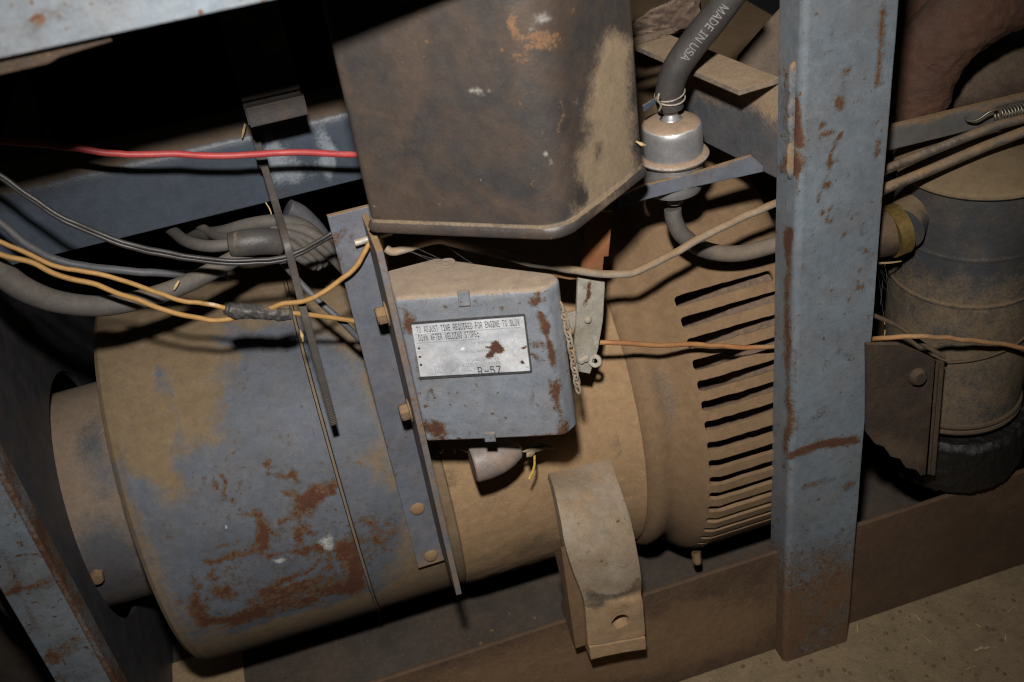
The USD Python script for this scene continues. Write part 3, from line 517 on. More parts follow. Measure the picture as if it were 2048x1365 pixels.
# ---------------- slotted fan shroud, built flat in (x, arc) and rolled up
RS, TH = 0.193, 0.0032
cent = [43.6 - 4.93 * k - (0.012 * k * k if k > 6 else 0) for k in range(20)]
sprof = np.array([(0.207, 0.166), (0.2095, 0.1715), (0.213, 0.1757), (0.2175, 0.1778), (0.2225, 0.1768), (0.228, 0.1742), (0.2335, 0.1738), (0.239, 0.1772), (0.245, 0.1835), (0.251, 0.1895), (0.26, 0.193), (0.335, 0.193), (0.345, 0.1915), (0.352, 0.185), (0.354, 0.17)])
sarc = np.r_[0, np.cumsum(np.hypot(*np.diff(sprof, axis=0).T))]
def roll(m):
    v = m.vertices; s, th, dp = v[:, 0], v[:, 1] / RS, v[:, 2]
    e = 0.0008
    P = lambda q: np.stack([np.interp(q, sarc, sprof[:, 0]), np.interp(q, sarc, sprof[:, 1])], 1)
    tn = P(np.minimum(s + e, sarc[-1])) - P(np.maximum(s - e, 0)); tn /= np.linalg.norm(tn, axis=1)[:, None]
    q = P(s) + np.stack([tn[:, 1], -tn[:, 0]], 1) * dp[:, None]
    w = np.stack([q[:, 0], YC - q[:, 1] * np.cos(th), ZC + q[:, 1] * np.sin(th)], 1)
    return trimesh.Trimesh(w, m.faces, process=False)
s0 = float(np.interp(0.2525, sprof[:, 0], sarc)); s1 = float(np.interp(0.331, sprof[:, 0], sarc))
sheet = sbox(0, -1.75 * RS, sarc[-1], 1.95 * RS)
for k, c in enumerate(cent):
    y = math.radians(c) * RS; hw = 0.0041 if k < 12 else 0.0041 - 0.00028 * (k - 11)
    pts = []
    n = 14
    for i in range(n + 1): pts.append((s0 + (s1 - s0) * i / n, y + hw * (1 + rng.normal(0, 0.05)) ))
    for i in range(n, -1, -1): pts.append((s0 + (s1 - s0) * i / n, y - hw * (1 + rng.normal(0, 0.05))))
    sheet = sheet.difference(Polygon(pts).buffer(-0.0026).buffer(0.0026))
cell = 0.0065
gx = np.arange(0, sarc[-1], cell); gy = np.arange(-1.75 * RS, 1.95 * RS, cell)
cells = shapely.intersection(sheet, shapely.box(*[a.ravel() for a in (*np.meshgrid(gx, gy), *np.meshgrid(gx + cell, gy + cell))]))
V, Fs, at = [], [], 0
for c in cells:
    for q in getattr(c, "geoms", [c]):
        if q.geom_type != "Polygon" or q.area < 1e-9: continue
        q = shapely.geometry.polygon.orient(q)
        v, f = trimesh.creation.triangulate_polygon(q, engine="earcut")
        V += [np.column_stack([v, np.zeros(len(v))]), np.column_stack([v, np.full(len(v), TH)])]; Fs += [f + at, f + at + len(v)]; at += 2 * len(v)
for ring in [*sheet.interiors, sheet.exterior]:
    q = np.array(shapely.segmentize(ring, cell / 2).coords); n = len(q); i = np.arange(n - 1)
    V += [np.column_stack([q, np.zeros(n)]), np.column_stack([q, np.full(n, TH)])]
    Fs += [np.stack([i, i + 1, i + 1 + n], 1) + at, np.stack([i, i + 1 + n, i + n], 1) + at]; at += 2 * n
sm = trimesh.Trimesh(np.vstack(V), np.vstack(Fs), process=False)
t = Thing("fan_shroud", "dusty tan fan shroud with a ladder of ventilation slots beside the post", "shroud")
t.add("shroud_shell", roll(sm), "shroud_dust", wear=dict(d0=0.1, d=[(1320, 760, 30, 60, 0, -.4), (1340, 840, 20, 50, 0, -.4), (1290, 600, 30, 30, 0, -.2)]), smooth=45)
inner = [(0.245, 0.140), (0.27, 0.149), (0.30, 0.168), (0.334, 0.178), (0.345, 0.180)]
t.add("inner_wall", revx(inner, -100, 112, 180, 0.006), "inner_brown", smooth=60)
fins = []
for k in range(34):
    th = math.radians(-85 + 5.5 * k); cs, sn = math.cos(th), math.sin(th)
    q = np.array([[0.252, 0.154], [0.288, 0.166], [0.30, 0.178], [0.29, 0.1845], [0.252, 0.176]])
    m = trimesh.creation.extrude_polygon(Polygon(q), 0.003, engine="earcut"); v = m.vertices
    w = np.stack([v[:, 0], YC - v[:, 1] * cs + (v[:, 2] - .0015) * sn, ZC + v[:, 1] * sn + (v[:, 2] - .0015) * cs], 1)
    mm = trimesh.Trimesh(w, m.faces, process=False); mm.fix_normals(); t.add("cooling_fin", mm, "inner_brown", smooth=False)
t.add("lower_lug", hexbolt(np.array([0.262, YC - .135, ZC - .139 - 0.004]), np.array([0, -.2, -1.0]), 0.0042, 0.010, False), "bolt_dust")
t.done()

# ---------------- mounting foot
t = Thing("mounting_foot", "pale dusty mounting foot strapped to the barrel above the rail", "bracket")
st = [((1092, 932), (1213, 902), .609), ((1098, 950), (1222, 920), .594), ((1109, 980), (1240, 972), .570), ((1121, 1035), (1262, 1040), .546), ((1132, 1095), (1276, 1105), .533), ((1149, 1150), (1284, 1160), .530), ((1166, 1193), (1284, 1190), .5305), ((1171, 1215), (1287, 1207), .5285), ((1174, 1250), (1290, 1240), .5285), ((1177, 1293), (1292, 1272), .5285)]
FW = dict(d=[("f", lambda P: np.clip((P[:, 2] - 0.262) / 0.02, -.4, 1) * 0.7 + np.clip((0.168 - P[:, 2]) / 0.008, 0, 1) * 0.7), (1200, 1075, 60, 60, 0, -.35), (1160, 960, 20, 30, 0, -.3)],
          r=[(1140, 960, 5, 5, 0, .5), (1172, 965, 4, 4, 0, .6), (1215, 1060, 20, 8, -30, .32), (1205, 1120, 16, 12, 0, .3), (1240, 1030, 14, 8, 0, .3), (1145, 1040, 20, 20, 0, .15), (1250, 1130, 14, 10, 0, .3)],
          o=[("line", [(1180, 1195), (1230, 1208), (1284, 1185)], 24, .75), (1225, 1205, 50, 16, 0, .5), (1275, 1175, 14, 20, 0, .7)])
Lf = spline([pt(*a, y) for a, b, y in st], 80); Rt = spline([pt(*b, y) for a, b, y in st], 80)
nw = 24; u = np.linspace(0, 1, nw)[None, :, None]
front = Lf[:, None] * (1 - u) + Rt[:, None] * u
front[..., 1] += 0.0016 * np.abs(2 * u[..., 0] - 1) ** 6                       # edges rolled back a little
front[..., 1] += (meshkit.fbm(front * 70, 3, 12) - .5) * .0012
back = front + np.array([0, .0095, -0.0075])
V = np.vstack([front.reshape(-1, 3), back.reshape(-1, 3)]); nr = len(Lf); off = nr * nw
i, j = np.meshgrid(np.arange(nr - 1), np.arange(nw - 1), indexing="ij"); q = lambda i, j: i * nw + j
fr = np.vstack([np.stack([q(i, j), q(i + 1, j), q(i + 1, j + 1)], -1).reshape(-1, 3), np.stack([q(i, j), q(i + 1, j + 1), q(i, j + 1)], -1).reshape(-1, 3)])
loop = [q(k, 0) for k in range(nr)] + [q(nr - 1, k) for k in range(1, nw)] + [q(k, nw - 1) for k in range(nr - 2, -1, -1)] + [q(0, k) for k in range(nw - 2, 0, -1)]
lp = np.array(loop); ln2 = np.roll(lp, -1)
V_, F_ = V, np.vstack([fr, fr[:, ::-1] + off, np.stack([lp, lp + off, ln2 + off], 1), np.stack([lp, ln2 + off, ln2], 1)])
m = trimesh.Trimesh(V_, F_, process=True); m.fix_normals()
hole_c = trimesh.creation.cylinder(0.0072, 0.04, sections=32); hole_c.apply_transform(trimesh.geometry.align_vectors([0, 0, 1], [0, 1, 0])); hole_c.apply_translation(pt(1240, 1243, .529))
m = trimesh.boolean.difference([m, hole_c], engine="manifold")
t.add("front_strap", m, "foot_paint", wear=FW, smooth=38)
t.add("foot_pad", slab([pt(*q, .5275) for q in [(1179, 1296), (1291, 1276), (1292, 1299), (1250, 1305), (1210, 1313), (1182, 1320)]], 0.024), "foot_paint", wear=dict(d0=0.6, o=[(1225, 1300, 30, 6, -8, .6)]))
pc_ = pt(1243, 1250, .536); t.add("plug", boxm(pc_[0] - .006, pc_[0] + .007, .5345, .55, pc_[2] - .008, pc_[2] + .002), "bolt_dust")
lg = lambda ps, x: [tuple(v[1:]) for v in atX(ps, x)]
t.add("rear_leg", prism(Polygon(lg([(1108, 1100), (1150, 1085), (1175, 1180), (1182, 1300), (1168, 1326), (1160, 1322), (1124, 1222), (1121, 1204), (1130, 1196)], 0.1205)).intersection(sbox(.5372, 0, 1, 1)), 0.1205, 0.1345, "x", 0.006), "rail_rust", wear=dict(d0=0.6), label="rear leg plate left of the strap")
t.done()

# ---------------- angle bracket in front of the barrel
t = Thing("angle_bracket", "blue painted angle bracket running down the barrel under the tank", "bracket")
BRW = dict(d=[("f", lambda P: np.clip((0.235 - P[:, 2]) / 0.04, 0, 1.2) * 0.62)], d0=-0.12,
           r=[(680, 470, 14, 14, 0, .55), (665, 480, 8, 16, 0, .5), (700, 475, 8, 10, 0, .5), (678, 515, 9, 16, 0, .65), (700, 455, 10, 10, 0, .3), (835, 760, 3, 4, 0, .3), ("line", [(655, 432), (735, 800), (800, 1000)], 5, .25), (810, 900, 20, 10, 0, .25)])
t.add("plate", boxm(0.0185, 0.0450, 0.595, 0.5985, 0.191, 0.503, 0.0035), "bracket_paint", wear=BRW)
t.add("flange", boxm(0.0390, 0.0432, 0.5455, 0.5948, 0.203, 0.4985, 0.005), "bracket_paint", wear=dict(d0=0.42, r0=0.2), label="projecting flange seen on its dusty edge")
for q in [(835, 1018), (862, 1112)]:
    c = atY([q], 0.595)[0]; r_ = revz([(0, 0.0022), (0.003, 0.0021), (0.0048, 0.0014), (0.0056, 0.0)], c, 28, (0, -1, 0)); t.add("rivet", r_, "bolt_dust", wear=dict(d0=0.3, r0=0.1))
for q in [(772, 627), (824, 818)]:
    c = atX([(q[0] + 6, q[1])], 0.039)[0]; c = atY([(q[0] + 8, q[1])], 0.572)[0]; c[0] = 0.039
    t.add("bolt", hexbolt(c, np.array([-1.0, 0, 0]), 0.0062, 0.0052), "bolt_dust", wear=dict(d0=-0.1, r0=0.35))
c = pt(722, 484, 0.59); t.add("screw", tube([c + [-.004, 0, 0], c + [.02, 0, .0015]], 0.0022, 12, 8), "zinc_dirty")
t.done()

# ---------------- control box
A, B = np.array([0.0434, 0.5460]), np.array([0.1285, 0.5128])
outl = Polygon([tuple(A), tuple(B), (0.1405, 0.5205), (0.1385, 0.5285), (0.112, 0.551), (0.078, 0.582), (0.0434, 0.582)])
outl = outl.buffer(-0.0075).buffer(0.0075, 16).union(outl.buffer(-.002).buffer(.002, 8).intersection(sbox(0, 0, .085, 1)))
zb, zt2 = 0.349, 0.4645
t = Thing("control_box", "blue-grey sheet metal control box with rust and a printed plate", "box")
layers, faces = [], []
ring = np.array(outl.exterior.coords)[:-1]
ring = np.array([outl.exterior.interpolate(s, normalized=True).coords[0] for s in np.linspace(0, 1, 260, endpoint=False)])
cen = ring.mean(0)
secs = [(zb, 0.004), (zb + 0.001, 0.0018), (zb + 0.003, 0.0)] + [(zb + 0.003 + (zt2 - zb - 0.006) * i / 40, 0) for i in range(1, 41)] + [(zt2 - 0.0012, 0.0009), (zt2, 0.003)]
V = []
for z, inset in secs:
    o2 = outl.buffer(-inset, 12) if inset else outl
    q = np.array([o2.exterior.interpolate(s, normalized=True).coords[0] for s in np.linspace(0, 1, 260, endpoint=False)])
    if inset:                                             # start each ring near the same corner
        i0 = np.argmin(np.hypot(*(q - ring[0]).T)); q = np.roll(q, -i0, 0)
    V.append(np.column_stack([q, np.full(len(q), z)]))
n = 260
V = np.vstack(V + [[[*cen, zb]], [[*cen, zt2]]])
Fc = []
for k in range(len(secs) - 1):
    for i in range(n):
        a_, b_ = k * n + i, k * n + (i + 1) % n
        Fc += [[a_, b_, b_ + n], [a_, b_ + n, a_ + n]]
Fc += [[len(V) - 2, (i + 1) % n, i] for i in range(n)] + [[len(V) - 1, (len(secs) - 1) * n + i, (len(secs) - 1) * n + (i + 1) % n] for i in range(n)]
bm = trimesh.Trimesh(V, Fc, process=False); bm.fix_normals()
CW = dict(d0=-0.25, d=[("f", lambda P: np.where(P[:, 2] > zt2 - 0.0015, 0.25, 0.0))],
          r=[(1072, 605, 14, 14, 0, .8), (1075, 585, 10, 8, 0, .5), (1078, 635, 9, 12, 0, .55), (1090, 650, 12, 22, 0, .8), (1096, 665, 7, 16, 0, .6), (1078, 690, 18, 6, 0, .7), (1103, 710, 9, 26, -5, .85), (1098, 690, 5, 12, 0, .5), (1090, 600, 4, 8, 0, .5), (1100, 620, 4, 8, 0, .5), (1078, 715, 14, 5, 40, .45), (1110, 780, 11, 30, -4, .75), (1095, 760, 5, 14, -20, .45), (1065, 797, 5, 14, 0, .5), (1022, 760, 9, 4, 0, .5), (1132, 855, 10, 22, 0, .55), (1120, 850, 8, 30, 0, .4), (1090, 840, 14, 8, 0, .3), (1115, 815, 7, 16, 0, .4),
             (818, 648, 18, 24, 0, .95), (806, 620, 8, 12, 0, .5), (836, 715, 9, 40, 0, .55), (895, 610, 5, 4, 0, .55), (950, 605, 9, 4, 20, .6), (945, 593, 9, 3, 20, .4), (975, 582, 6, 4, 0, .5), (872, 856, 24, 16, 20, .9), (905, 862, 10, 7, 0, .5), (938, 867, 8, 8, 0, .5), (858, 790, 6, 20, 0, .35), (920, 845, 40, 5, 0, .3), (850, 845, 6, 14, 0, .3),
             ("line", [(858, 882), (950, 884), (1060, 880), (1130, 868)], 7, .55), ("line", [(795, 600), (900, 592), (1085, 576)], 5, .35), ("line", [(1000, 838), (1020, 828)], 3, .3), ("line", [(862, 775), (872, 800)], 3, .5), (1020, 690, 30, 3, 0, .2), ("line", [(1055, 700), (1075, 720)], 4, .5)],
          o=[(1082, 672, 3, 5, 0, .8)])
CW["warp"] = 0.55
t.add("shell", bm, "box_paint", wear=CW, smooth=40)
fn = np.array([B[1] - A[1], A[0] - B[0], 0.0]); fn /= np.linalg.norm(fn)
if fn[1] > 0: fn = -fn
e1 = np.array([B[0] - A[0], B[1] - A[1], 0]); e1 /= np.linalg.norm(e1); fo = np.array([A[0], A[1], 0.0])
onf = lambda ps, off=0.0: atPlane(ps, fo + fn * off, fn)
for q in ([(914, 585), (938, 583), (941, 612), (918, 614)], [(968, 868), (990, 867), (992, 884), (970, 885)]):
    t.add("tab", slab(onf(q, 0.0012), 0.0014, 0.003), "box_paint", wear=dict(d0=-0.1, r0=0.1, d=[(930, 610, 12, 4, 0, .7)]))
pl = t.add("name_plate", slab(onf([(823, 651), (1047, 634), (1060, 742), (841, 754)], 0.0010), 0.0010, 0.0022), "plate_silver", wear=dict(warp=0.3, 
    r=[(990, 690, 9, 10, 0, .95), (999, 700, 11, 9, 20, .95), (985, 708, 8, 12, 20, .8), (978, 715, 6, 6, 0, .6), (977, 696, 7, 3, 0, .6), (1048, 695, 8, 3, -15, .8), (1044, 724, 5, 4, 20, .8), (1053, 735, 3, 2.5, 0, .7), (826, 650, 3, 4, 0, .3)],
    o=[(925, 698, 7, 5, 0, .9), (880, 740, 40, 10, 0, .3), (940, 665, 60, 14, 0, .25), (990, 655, 50, 6, 0, .3)], d0=0.0, d=[]))
for q, w_ in (([(821, 648), (1049, 631)], 2.2), ([(1049, 631), (1063, 744)], 1.5), ([(1063, 744), (838, 757.5)], 2.6)):
    (x0, y0), (x1, y1) = q; d = np.array([x1 - x0, y1 - y0], float); d /= np.linalg.norm(d); nn = np.array([-d[1], d[0]]) * w_
    t.add("plate_edge", slab(onf([(x0 + nn[0], y0 + nn[1]), (x1 + nn[0], y1 + nn[1]), (x1 - nn[0], y1 - nn[1]), (x0 - nn[0], y0 - nn[1])], 0.0007), 0.0007), "plate_border", smooth=False, into=pl)
P0, P1, P3 = onf([(823, 651), (1047, 634), (841, 754)], 0.00105)
pe1 = P1 - P0; pwid = np.linalg.norm(pe1); pe1 /= pwid; pe2 = (P3 - P0) - (P3 - P0) @ pe1 * pe1; phei = np.linalg.norm(pe2); pe2 /= -phei
def plate_text(s, u, v, h, width=None, mat="print_dark", bold=False):
    """Evenly pitched narrow capitals, like a stamped plate."""
    pitch = width * pwid / len(s); out = []
    for k, ch in enumerate(s):
        if ch == " ": continue
        w = meshkit.text_mesh(ch, h, 0.00012, bold); a = w.vertices.copy()
        a[:, 0] -= a[:, 0].min(); wd = max(np.ptp(a[:, 0]), 1e-6); a[:, 0] *= min(1.0, pitch * 0.74 / wd); a[:, 0] += k * pitch + (pitch * .8 - min(wd, pitch * .74)) / 2
        out.append(trimesh.Trimesh(a, w.faces, process=False))
    m = cat(out); w = m.vertices
    o = P0 + pe1 * u * pwid - pe2 * v * phei
    t.add("lettering", trimesh.Trimesh(o + w[:, :1] * pe1 + w[:, 1:2] * pe2 + w[:, 2:] * fn, m.faces, process=False), mat, smooth=False, into=pl)
plate_text("TO ADJUST TIME REQUIRED FOR ENGINE TO SLOW", 0.035, 0.15, 0.0046, 0.925)
plate_text("DOWN AFTER WELDING STOPS:", 0.035, 0.31, 0.0046, 0.55)
plate_text("Rear Potentiometer", 0.50, 0.44, 0.0022, 0.20, "print_faint")
plate_text("Turn to Decrease", 0.40, 0.60, 0.0024, 0.26, "print_faint")
plate_text("Adjust Just in", 0.42, 0.76, 0.0023, 0.30, "print_faint")
plate_text("WHEN USING AUXILIARY POWER", 0.11, 0.865, 0.0026, 0.62, "print_faint")
plate_text("IDLER INTO FULL POSITION", 0.11, 0.945, 0.0026, 0.55, "print_faint")
plate_text("R-57", 0.505, 1.045, 0.0062, 0.225, "plate_border")
for q in ([(829, 670), (1040, 655)], [(833, 687), (958, 678)]):
    (x0, y0), (x1, y1) = q
    t.add("ruled_line", slab(onf([(x0, y0 - .5), (x1, y1 - .5), (x1, y1 + .5), (x0, y0 + .5)], 0.00115), 0.0001), "print_faint", smooth=False, into=pl)
for q in ((838, 697), (840, 714), (842, 730)):
    c = onf([q], 0.0010)[0]; m = trimesh.creation.cylinder(0.0008, 0.0004, sections=14); m.apply_transform(trimesh.geometry.align_vectors([0, 0, 1], fn)); m.apply_translation(c); t.add("pin", m, "print_dark", into=pl)
c = atZ([(893, 527)], zt2)[0]; m = trimesh.creation.annulus(0.0035, 0.0055, 0.0008, sections=36); m.apply_translation(c + [0, 0, 0.0002]); t.add("lid_boss", m, "box_paint", wear=dict(d0=0.4))
t.done()

# ---------------- grimy knob under the box, dead leaf and twigs caught beside it
kc = pt(944, 928, 0.562)
kp = [(0, 0), (0.0, 0.0130), (0.0015, 0.0138), (0.010, 0.0140), (0.020, 0.0128), (0.028, 0.0100), (0.035, 0.0058), (0.0375, 0.0)]
kn = revx([(kc[0] + a_, max(b_, 1e-5)) for a_, b_ in kp], -180, 180, 60, 0.002, kc[1], kc[2])
one("adjusting_knob", "grimy rounded knob sticking out right under the control box", "knob", kn, "knob_grimy", smooth=50, wear=dict(o=[(965, 935, 4, 12, 10, .7), (1020, 950, 12, 8, 0, .6), (990, 915, 20, 10, 0, .35)], r=[(968, 912, 8, 4, 0, .5)], d=[(960, 960, 14, 8, 0, .3), (1030, 925, 12, 8, 0, .3)]))
one("yellow_twig", "bright yellow straw hanging beside the knob under the control box", "straw", wire([(1069, 912, .562), (1068, 935, .562), (1058, 958, .561)], [2.2, 2.6, 2.0], sides=8), "straw_yellow")
lf = []
for cx, cy, w_, h_, an in ((1075, 897, 34, 7, -14), (1090, 892, 20, 6, 20), (1062, 905, 14, 8, -50)):
    P = []
    for i in range(9):
        u = i / 8 * 2 - 1; c2, s2 = math.cos(math.radians(an)), math.sin(math.radians(an)); hh = h_ * (1 - u * u)
        for v_ in (-1, 0, 1): P.append(pt(cx + u * w_ * c2 - v_ * hh * s2, cy + u * w_ * s2 + v_ * hh * c2, 0.556 + 0.003 * abs(v_) + 0.001 * u))
    f_ = []
    for i in range(8):
        for j in range(2): k = i * 3 + j; f_ += [[k, k + 1, k + 4], [k, k + 4, k + 3]]
    lf.append(trimesh.Trimesh(P, f_, process=False))
one("dead_leaf", "crumpled dead leaf stuck under the right corner of the control box", "leaf", cat(lf), "dead_leaf", smooth=60)

# ---------------- chain at the box
t = Thing("small_chain", "dusty little chain hanging down the right side of the control box", "chain")
cp = spline([pt(1119, 608, .520), pt(1130, 640, .519), pt(1139, 680, .519), pt(1146, 720, .520), pt(1152, 755, .521), pt(1157, 785, .522)], 12)
T_, U_, V_ = frames(cp, (1, 0, 0.0))
for k in range(11):
    a0 = cp[k]; ln = np.linalg.norm(cp[k + 1] - cp[k]) * 0.82; w_ = 0.0017
    u = U_[k] if k % 2 else (V_[k] * 0.8 + U_[k] * 0.6)
    an = np.linspace(0, 2 * np.pi, 19)
    P = [a0 + T_[k] * (ln * math.sin(b) + ln * .4) + u * w_ * math.cos(b) for b in an]
    t.add("chain_link", tube(P, 0.0008, 7, 26), "zinc_dirty", wear=dict(d0=0.35))
t.done()

# ---------------- rusty lever strap right of the box
t = Thing("lever_strap", "upright strap, rusty above and whitish below, right of the control box", "strap")
yl = 0.575
t.add("upper_strap", slab([pt(*q, yl) for q in [(1180, 425), (1226, 425), (1217, 513), (1208, 514), (1203, 565), (1160, 556)]], 0.003, 0.003), "rust_strap", wear=dict(o=[(1205, 490, 7, 30, 0, .35)], d=[(1180, 545, 20, 8, 0, .3)]), label="rusty upper strap")
t.add("lower_plate", slab([pt(*q, yl - .003) for q in [(1156, 556), (1210, 566), (1206, 640), (1196, 700), (1180, 748), (1143, 741), (1152, 650)]], 0.0025, 0.003), "zinc_dirty", wear=dict(r=[(1172, 590, 6, 24, 10, .9), (1165, 570, 10, 8, 0, .4)], o=[(1192, 680, 8, 26, -10, .6), (1150, 715, 10, 12, 0, .6)]), label="whitish lower plate")
t.add("arm", slab([pt(*q, yl + .001) for q in [(1108, 541), (1165, 545), (1162, 558), (1140, 560), (1106, 554)]], 0.002), "rust_strap", wear=dict(d0=0.3))
t.add("clip", slab([pt(*q, yl - .001) for q in [(1116, 632), (1155, 622), (1152, 655), (1130, 662)]], 0.002), "zinc_dirty", wear=dict(o0=0.15))
c = pt(1190, 722, 0.570); m = trimesh.creation.annulus(0.0019, 0.0047, 0.002, sections=30); m.apply_transform(trimesh.geometry.align_vectors([0, 0, 1], [-.5, -1, .3])); m.apply_translation(c); t.add("washer", m, "zinc_dirty", wear=dict(d0=-0.3))
for q in ((1163, 722), (1176, 640), (1172, 718)):
    c = pt(*q, yl - .0035); t.add("rivet", revz([(0, .0018), (.002, .0014), (.0028, 0)], c, 18, (0, -1, 0)), "zinc_dirty", wear=dict(d0=0.1))
t.done()

# ================================================================ THE TANK
q0, q1, q2 = np.array([0.039, 0.560]), np.array([0.1375, 0.4945]), np.array([0.2065, 0.5435])
q3 = np.array([0.112, 0.612])
def tank_ring(off, rad, n=300):
    g = Polygon([q0, q1, q2, q3]).buffer(off, join_style=2)
    b, a = g.buffer(-rad).buffer(rad, 24), g.buffer(-.004).buffer(.004, 12)
    return b.union(a.intersection(sbox(-1, 0, 0.085, 1))).union(a.intersection(sbox(0.178, 0, 1, 1))).union(a.intersection(sbox(0.06, 0.56, 1, 1)))
zb_, ztop = 0.5045, 0.665
g0 = tank_ring(0.0, 0.011)
N0 = 400
def sample(g):
    L_ = g.exterior.length; c = np.array(g.exterior.coords)
    q = np.array([g.exterior.interpolate(s, normalized=True).coords[0] for s in np.linspace(0, 1, N0, endpoint=False)])
    return np.roll(q, -np.argmin(np.hypot(*(q - q3).T)), 0)
def loft(secs, cap0=True, cap1=True):
    rings = [np.column_stack([sample(tank_ring(off, rd)), np.full(N0, z)]) for z, off, rd in secs]
    c0, c1 = rings[0].mean(0), rings[-1].mean(0)
    V = np.vstack(rings + [[c0], [c1]]); f = []
    for k in range(len(rings) - 1):
        for i in range(N0):
            a_, b_ = k * N0 + i, k * N0 + (i + 1) % N0
            f += [[a_, b_, b_ + N0], [a_, b_ + N0, a_ + N0]]
    if cap0: f += [[len(V) - 2, (i + 1) % N0, i] for i in range(N0)]
    if cap1: f += [[len(V) - 1, (len(rings) - 1) * N0 + i, (len(rings) - 1) * N0 + (i + 1) % N0] for i in range(N0)]
    m = trimesh.Trimesh(V, f, process=False); m.fix_normals(); return m
TW = dict(d0=-0.32, d=[("poly", [(1125, 485), (1150, 390), (1140, 330), (1165, 270), (1165, 200), (1180, 140), (1205, 50), (1266, 80), (1276, 250), (1294, 350), (1200, 430)], 34, 1.2), (1240, 60, 25, 50, 0, .25), (1200, 300, 14, 30, 20, -.5), (1165, 390, 14, 24, 0, -.3)],
          r=[(1085, 78, 60, 26, 0, .6), (1030, 40, 14, 40, 0, .35), (1020, 50, 10, 30, 0, .5), (1060, 100, 50, 8, 0, .4), (980, 105, 30, 8, -5, .45), (1040, 118, 40, 7, 5, .5), (1125, 245, 9, 45, 3, .55), (1127, 180, 5, 40, 0, .3), (1062, 375, 5, 14, 0, .45), (730, 130, 60, 8, -5, .3), (850, 100, 60, 20, -10, .22), (870, 420, 60, 20, 0, .15), (720, 310, 14, 40, 0, .2), (1000, 240, 60, 40, 0, .12), (1180, 20, 50, 6, -8, .35), (920, 80, 100, 30, 0, .12)],
          o=[(945, 182, 12, 12, 20, .75), (962, 190, 14, 10, 0, .6), (978, 185, 5, 10, 0, .6), (1095, 305, 5, 5, 0, .9), (1100, 322, 12, 8, -30, .7), (1120, 300, 8, 14, 30, .4), (1150, 205, 16, 12, 0, .45), (1085, 35, 30, 14, -15, .6), (1060, 60, 10, 6, 0, .5), (760, 130, 14, 6, 0, .4), (1092, 263, 3, 3, 0, .8), (1052, 182, 3, 3, 0, .8), (963, 359, 2.5, 2.5, 0, .8), (965, 385, 2.5, 2.5, 0, .8), (755, 415, 3, 3, 0, .7), ("line", [(757, 275), (760, 300), (762, 320)], 2.5, .5), ("line", [(920, 308), (945, 312)], 2, .45), (1065, 225, 14, 90, 3, .14), (1075, 30, 30, 60, 0, .15)])
t = Thing("metal_tank", "dark rust-mottled steel tank with rounded corners above the control box", "tank")
t.add("tank_body", loft([(zb_ + 0.008 + (ztop - zb_ - 0.008) * k / 50, 0.0, 0.024) for k in range(51)]), "tank_steel", wear=TW, smooth=40)
rim = loft([(zb_ - 0.0015, -0.004, 0.016), (zb_ - 0.0012, -0.0012, 0.018), (zb_ + 0.0006, 0.0012, 0.019), (zb_ + 0.0032, 0.0018, 0.019), (zb_ + 0.0058, 0.0012, 0.019), (zb_ + 0.0068, 0.0004, 0.019), (zb_ + 0.0085, 0.0004, 0.019)])
t.add("bottom_rim", rim, "tank_steel", wear=dict(d0=-0.25, d=[(1230, 410, 70, 40, -30, .75), ("f", lambda P: np.where((P[:, 2] > zb_ + 0.0060), 0.8, 0))], o=[(1095, 477, 14, 4, 0, .5), (1110, 480, 8, 3, 0, .6)]), smooth=40)
t.done()

# ================================================================ FILTER, HOSES, BRACE
fc = pt(1342, 240, 0.605); fx, fy = fc[0], fc[1]
z_t = fc[2]; r_ = 58.5 * 0.735 / F
zr = 0.4830
t = Thing("fuel_filter", "shiny chrome cup-shaped fuel filter with dusty top below the rubber hose", "filter")
t.add("can", revz([(0, z_t + .001), (0.010, z_t + .001), (r_ * .75, z_t), (r_ * .9, z_t - .0012), (r_ * .975, z_t - .0035), (r_, z_t - .007), (r_, zr), (0, zr)], [fx, fy, 0], 96), "chrome_can", smooth=40, wear=dict(d=[("f", lambda P: np.where(P[:, 2] > z_t - .002, .3, 0))], o=[]))
t.add("rim", revz([(0, zr + .0003), (r_ * 1.02, zr + .0003), (r_ * 1.15, zr - .0006), (r_ * 1.20, zr - .0018), (r_ * 1.18, zr - .003), (r_ * 1.04, zr - .004), (r_ * 1.0, zr - .006), (0, zr - .006)], [fx, fy, 0], 96), "chrome_can", wear=dict(d0=0.12), smooth=40)
t.add("lower_bowl", revz([(0, zr - .006), (r_ * .98, zr - .006), (r_ * 1.0, zr - .022), (r_ * .9, zr - .0275), (r_ * .3, zr - .029), (0, zr - .029)], [fx, fy, 0], 80), "zinc_bowl", smooth=40)
t.add("nipple", revz([(0, z_t + .02), (.0045, z_t + .02), (.0045, z_t + .004), (.0062, z_t + .002), (.0075, z_t + .0009), (0, z_t + .0009)], [fx, fy, 0], 40), "chrome_can", wear=dict(d0=-0.6), smooth=40)
t.add("outlet", revz([(0, zr - .0285), (.0058, zr - .0285), (.0058, zr - .038), (0, zr - .038)], [fx, fy, 0], 32), "zinc_bowl", smooth=40)
t.done()
hp = [np.array([fx, fy, z_t + .008]), pt(1338, 185, .605), pt(1352, 140, .603), pt(1385, 90, .60), pt(1425, 40, .595), pt(1462, -10, .59), pt(1500, -60, .585)]
HR = 27.5 * 0.70 / F
t = Thing("rubber_hose", "thick grey rubber hose with white print running up from the filter", "hose")
t.add("hose_body", tube(hp, [HR * .95, HR, HR * 1.02, HR * 1.02, HR * 1.02], 40, 120), "rubber_grey", smooth=60, wear=dict(d0=0.05, d=[(1330, 170, 30, 30, 0, .2)]))
